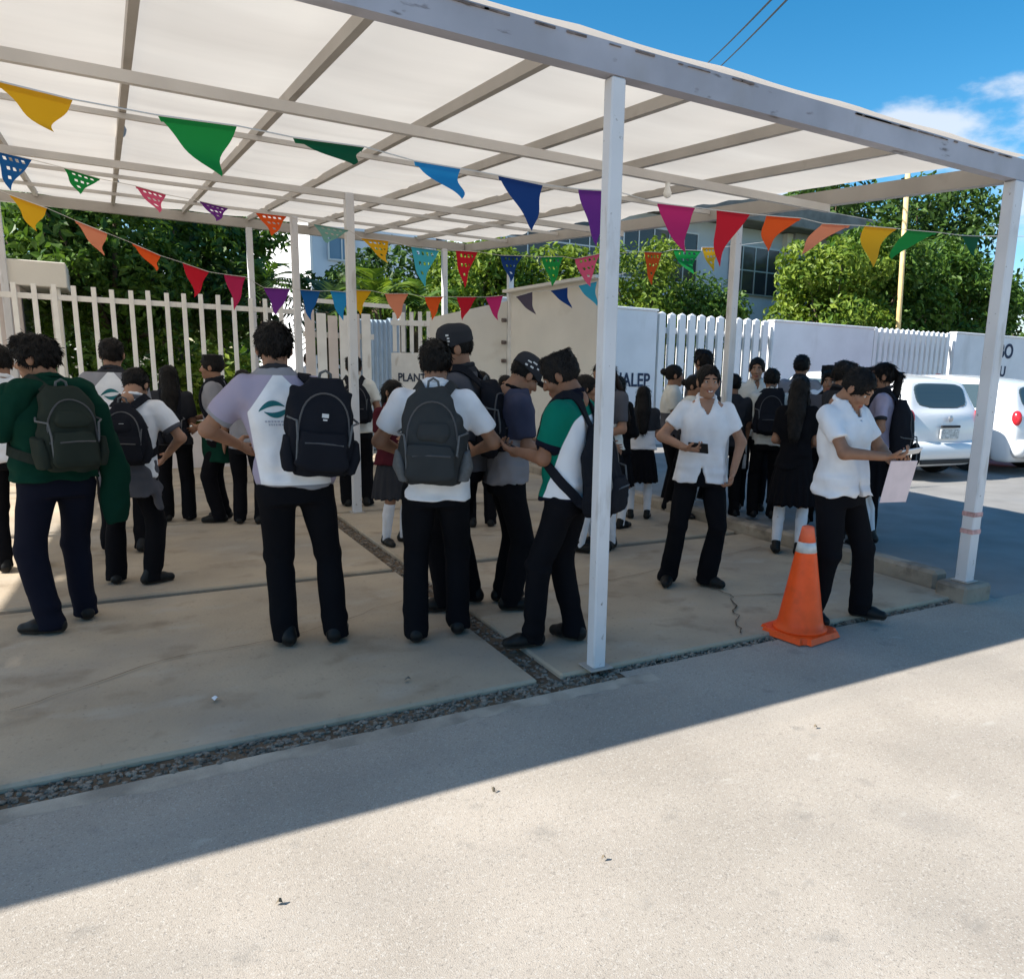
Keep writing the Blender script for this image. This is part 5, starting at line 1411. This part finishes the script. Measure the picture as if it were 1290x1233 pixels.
held_box('P23', 1, 'phone', 'white phone the woman behind the cone looks at', 'phone', (.072, .15, .009), M['white_cloth'], (-.10, .085, .035), ((.3, .4, .3), (-.7, .7, .35)), screen=M['screen'])
held_box('P23', 0, 'papers', 'pale pink sheets of paper hanging from the hand of the woman with the phone', 'paper', (.20, .27, .006), mat('pale_pink_paper', (.72, .60, .62), .8, .05, 12), (.06, .08, -.10), ((.85, -.2, .0), (.40, .15, 1)))
held_box('P11', 0, 'phone', 'dark phone shared by the two boys with bowed heads', 'phone', (.072, .15, .009), M['plastic_black'], (.045, .09, .03), ((1, 0, 0), (0, .8, .35)), screen=M['screen'])
held_box('P1', 0, 'papers', 'white sheets held by the person in the green jumper', 'paper', (.21, .16, .01), M['white_cloth'], (-.03, .04, -.04), ((.6, .6, 0), (0, .1, 1)))
I = PEOPLE['P20']; root, base = attach(I, 'rolled_paper', I['arms'][0][2] + np.array([0, .02, -.10])); tag(root, 'white roll of paper held low by the student with the big black rucksack', 'paper roll')
MB().lathe([(.026, -.20), (.028, -.10), (.026, .08), (.022, .10)], (0, 0, 0), 12).build('roll', M['white_cloth'], root, True)

# ------------------------------------------------------------------ traffic cone
cone = tag(empty('traffic_cone', (3.63, 3.36, -.022), R(8)), 'orange traffic cone with a grey reflective band at the edge of the forecourt', 'traffic cone')
bm = bmesh.new(); bmesh.ops.create_cube(bm, size=1)
for v in bm.verts: v.co = Vector((v.co.x * .40 * (1 if v.co.z < 0 else .93), v.co.y * .40 * (1 if v.co.z < 0 else .93), .018 + v.co.z * .036))
bmesh.ops.bevel(bm, geom=[e for e in bm.edges if abs(e.verts[0].co.z - e.verts[1].co.z) > .01], offset=.045, segments=3, affect='EDGES')
me = bpy.data.meshes.new('base'); bm.to_mesh(me); bm.free(); me.materials.append(M['orange']); obj('base', me, cone)
MB().lathe([(.172, .037), (.166, .052), (.150, .058), (.139, .10), (.108, .28), (.0775, .46), (.0765, .466), (.0655, .53), (.0645, .535)], (0, 0, 0), 32).build('cone_body', M['orange'], cone, True)
MB().lathe([(.0662, .533), (.0545, .597)], (0, 0, 0), 32).build('reflective_band', M['reflect'], cone, True)
MB().lathe([(.0535, .597), (.040, .672), (.037, .690), (.030, .694), (.026, .688)], (0, 0, 0), 32).build('tip', mat('faded_orange_tip', (.88, .16, .07), .5, .1, 10), cone, True)

# ------------------------------------------------------------------ bunting
FC = {n: thin_mat(n + '_paper', c, .38) for n, c in dict(yellow=(.72, .40, .015), green=(.01, .26, .055), dark_green=(.004, .10, .04), light_blue=(.02, .27, .60), navy=(.008, .045, .20), purple=(.16, .03, .26),
      magenta=(.55, .025, .16), red=(.55, .012, .03), orange=(.75, .10, .015), salmon=(.72, .26, .15), blue=(.01, .11, .36), pink=(.70, .11, .22), aqua=(.20, .42, .38), cyan=(.06, .42, .55), crimson=(.45, .02, .09), slate=(.10, .08, .11)).items()}
FLAGS_FRONT = [
    ('yellow', (-0.27, 3.50, 2.48), (-0.04, 3.50, 2.46), (-0.12, 3.50, 2.36)),
    ('green', (0.22, 3.52, 2.46), (0.49, 3.52, 2.47), (0.41, 3.52, 2.28)),
    ('dark_green', (0.70, 3.55, 2.47), (0.99, 3.55, 2.48), (0.92, 3.55, 2.39)),
    ('light_blue', (1.22, 3.60, 2.47), (1.44, 3.60, 2.47), (1.42, 3.60, 2.32)),
    ('navy', (1.65, 3.65, 2.48), (1.89, 3.65, 2.47), (1.86, 3.65, 2.25)),
    ('purple', (2.12, 3.70, 2.49), (2.35, 3.70, 2.51), (2.22, 3.70, 2.21)),
    ('magenta', (2.69, 3.80, 2.51), (2.96, 3.80, 2.52), (2.84, 3.80, 2.25)),
    ('red', (3.20, 3.90, 2.55), (3.47, 3.90, 2.56), (3.27, 3.90, 2.23)),
    ('orange', (3.65, 3.95, 2.58), (3.96, 3.95, 2.60), (3.70, 3.95, 2.37)),
    ('salmon', (4.16, 3.95, 2.59), (4.43, 3.95, 2.61), (4.03, 3.95, 2.38)),
    ('yellow', (4.61, 3.98, 2.63), (4.95, 3.98, 2.65), (4.62, 3.98, 2.34)),
    ('green', (5.10, 4.00, 2.66), (5.44, 4.00, 2.68), (5.04, 4.00, 2.45)),
    ('dark_green', (5.74, 4.00, 2.69), (5.98, 4.00, 2.71), (5.92, 4.00, 2.53)),
]
FLAGS_MIDDLE = [
    ('blue', (-0.65, 8.12, 3.12), (-0.41, 8.12, 3.09), (-0.58, 8.12, 2.83)),
    ('green', (-0.20, 8.12, 3.06), (0.05, 8.12, 3.01), (-0.12, 8.12, 2.87)),
    ('pink', (0.30, 8.12, 2.99), (0.53, 8.12, 2.95), (0.46, 8.12, 2.79)),
    ('purple', (0.79, 8.12, 2.93), (1.02, 8.12, 2.90), (0.93, 8.12, 2.78)),
    ('orange', (1.25, 8.12, 2.89), (1.52, 8.12, 2.89), (1.40, 8.12, 2.70)),
    ('aqua', (1.76, 8.12, 2.85), (2.09, 8.12, 2.83), (1.92, 8.12, 2.70)),
    ('yellow', (2.21, 8.12, 2.77), (2.48, 8.12, 2.77), (2.46, 8.12, 2.55)),
    ('cyan', (2.71, 8.12, 2.74), (3.01, 8.12, 2.73), (2.83, 8.12, 2.35)),
    ('red', (3.19, 8.12, 2.75), (3.44, 8.12, 2.76), (3.29, 8.12, 2.38)),
    ('navy', (3.70, 8.12, 2.75), (3.97, 8.12, 2.77), (3.84, 8.12, 2.48)),
    ('green', (4.20, 8.12, 2.78), (4.48, 8.12, 2.81), (4.35, 8.12, 2.47)),
    ('pink', (4.63, 8.12, 2.80), (4.97, 8.12, 2.89), (4.86, 8.12, 2.51)),
    ('orange', (5.59, 8.12, 2.97), (5.85, 8.12, 2.99), (5.73, 8.12, 2.59)),
    ('green', (6.02, 8.12, 3.04), (6.46, 8.12, 3.07), (6.26, 8.12, 2.76)),
    ('yellow', (6.46, 8.12, 3.11), (6.77, 8.12, 3.14), (6.62, 8.12, 2.83)),
]
FLAGS_BACK = [
    ('yellow', (-0.48, 6.68, 2.59), (-0.28, 6.68, 2.53), (-0.36, 6.68, 2.37)),
    ('salmon', (-0.14, 7.21, 2.54), (0.06, 7.21, 2.47), (0.01, 7.21, 2.31)),
    ('orange', (0.23, 7.68, 2.47), (0.43, 7.68, 2.39), (0.38, 7.68, 2.26)),
    ('red', (0.62, 8.10, 2.39), (0.83, 8.10, 2.33), (0.71, 8.10, 2.10)),
    ('crimson', (0.99, 8.44, 2.35), (1.18, 8.44, 2.34), (1.08, 8.44, 2.02)),
    ('purple', (1.39, 8.77, 2.28), (1.65, 8.77, 2.29), (1.51, 8.77, 2.01)),
    ('blue', (1.80, 9.07, 2.31), (2.01, 9.07, 2.31), (1.89, 9.07, 1.99)),
    ('light_blue', (2.17, 9.31, 2.34), (2.41, 9.31, 2.34), (2.27, 9.31, 2.02)),
    ('yellow', (2.43, 9.48, 2.38), (2.68, 9.48, 2.39), (2.55, 9.48, 2.11)),
    ('salmon', (2.88, 9.62, 2.38), (3.17, 9.62, 2.40), (3.02, 9.62, 2.08)),
    ('orange', (3.39, 9.66, 2.38), (3.63, 9.66, 2.40), (3.49, 9.66, 2.10)),
    ('red', (3.82, 9.69, 2.41), (4.09, 9.69, 2.43), (3.93, 9.69, 2.13)),
    ('magenta', (4.23, 9.72, 2.44), (4.48, 9.72, 2.48), (4.37, 9.72, 2.15)),
    ('slate', (4.68, 9.75, 2.48), (4.92, 9.75, 2.56), (4.93, 9.75, 2.26)),
    ('navy', (5.22, 9.79, 2.60), (5.48, 9.79, 2.66), (5.51, 9.79, 2.38)),
    ('cyan', (5.67, 9.82, 2.70), (5.97, 9.82, 2.78), (5.95, 9.82, 2.44)),
]
WORD = dict(light_blue='light blue', dark_green='dark green')
def flag(i, colour, L_, R_, T_, parent, cut, off):
    """triangular paper pennant folded over the string, bent by the wind"""
    L_, R_, T_ = (np.array(p) - off for p in (L_, R_, T_))
    n = 12; v = []; idx = {}; f = []
    wv = RNG.uniform(-1, 1, 3); w = np.linalg.norm(R_ - L_)
    for j in range(n + 1):
        for k in range(n + 1 - j):
            a, b = j / n, k / n
            p = L_ * (1 - a - b) + R_ * b + T_ * a
            bend = (math.sin(a * 3.1 + wv[0]) - math.sin(wv[0])) * .16 * w * (.5 + abs(wv[1])) + math.sin(b * 4 + wv[2] * 3 + a * 2) * .07 * w * a
            p = p + np.array([0.02 * math.sin(a * 7 + i) * a, bend, 0])
            idx[(j, k)] = len(v); v.append(p)
    for j in range(n):
        for k in range(n - j):
            hole = cut and 0 < k < n - j - 1 and 0 < j < n - 2 and (j % 3 == 1) and (k % 2 == 0)
            if not hole: f.append((idx[(j, k)], idx[(j, k + 1)], idx[(j + 1, k)]))
            if k < n - j - 1 and not (cut and 1 < k < n - j - 2 and j % 3 == 1 and k % 2 == 0 and j > 0): f.append((idx[(j, k + 1)], idx[(j + 1, k + 1)], idx[(j + 1, k)]))
    h = np.array([0, .012, -.018])                       # the glued fold behind the string
    b0 = len(v); v += [L_, R_, R_ + h - (R_ - L_) * .04, L_ + h + (R_ - L_) * .04]; f.append((b0, b0 + 1, b0 + 2, b0 + 3))
    o = obj('pennant', pymesh('pennant', v, f, FC[colour], None, True), parent)
    o['label'] = WORD.get(colour, colour) + (' cut paper pennant' if cut else ' pennant')
    return o
def bunting(label, flags, ends, cut):
    o = tag(empty('bunting', flags[len(flags) // 2][1]), label, 'bunting', 'strings of paper pennants'); off = np.array(flags[len(flags) // 2][1])
    pts = [ends[0]] + [p for fl in flags for p in (fl[1], fl[2])] + [ends[1]]
    MB().tube([tuple(np.array(p) - off) for p in pts], .0028, 4).build('string', M['string'], o)
    for i, fl in enumerate(flags): flag(i, *fl, o, cut, off)
    return o
bunting('front string of big plain paper pennants, from yellow to dark green at the right post', FLAGS_FRONT, ((-2.6, 3.45, 2.9), (8.6, 4.1, 3.0)), False)
bunting('middle string of cut paper pennants high under the canopy', FLAGS_MIDDLE, ((-1.14, 8.2, 3.2), (7.6, 8.1, 3.3)), True)
bunting('rear string of small pennants sagging in front of the railing and gates', FLAGS_BACK, ((-1.14, 6.2, 2.75), (6.5, 9.9, 2.95)), False)

# ------------------------------------------------------------------ litter
def scrap(name, label, cat, loc, s, m):
    v = [(-s, -s * .5, 0), (s * .2, -s * .7, .012), (s, s * .1, .004), (s * .3, s * .6, .016), (-s * .7, s * .5, .003), (0, 0, .020)]
    f = [(0, 1, 5), (1, 2, 5), (2, 3, 5), (3, 4, 5), (4, 0, 5)]
    o = tag(obj(name, pymesh(name, v, f, m)), label, cat); o.location = loc; o.rotation_euler = (0, 0, RNG.uniform(0, 6)); return o
scrap('paper_scrap', 'small crumpled white paper scrap on the concrete in front of the boy with the logo', 'litter', (.31, 3.86, .006), .022, M['white_cloth'])
M['leafdry'] = mat('dry_leaf', (.16, .13, .09), .9, .3, 30)
scrap('pebble', 'small dark pebble on the slab in front of the boy with the grey rucksack', 'litter', (1.18, 3.68, .006), .018, M['stone'])
for i, (x, y, l) in enumerate(((.32, 2.27, 'small dry leaf on the sunlit road at the lower left'), (1.30, 1.98, 'dry brown leaf on the sunlit road near the bottom middle'), (2.7, 2.35, 'dry leaf on the sunlit road below the cone'), (1.15, 2.55, 'tiny dry leaf on the road close to the shadow edge'))):
    scrap('dry_leaf', l, 'leaf', (x, y, -.026), .011, M['leafdry'])
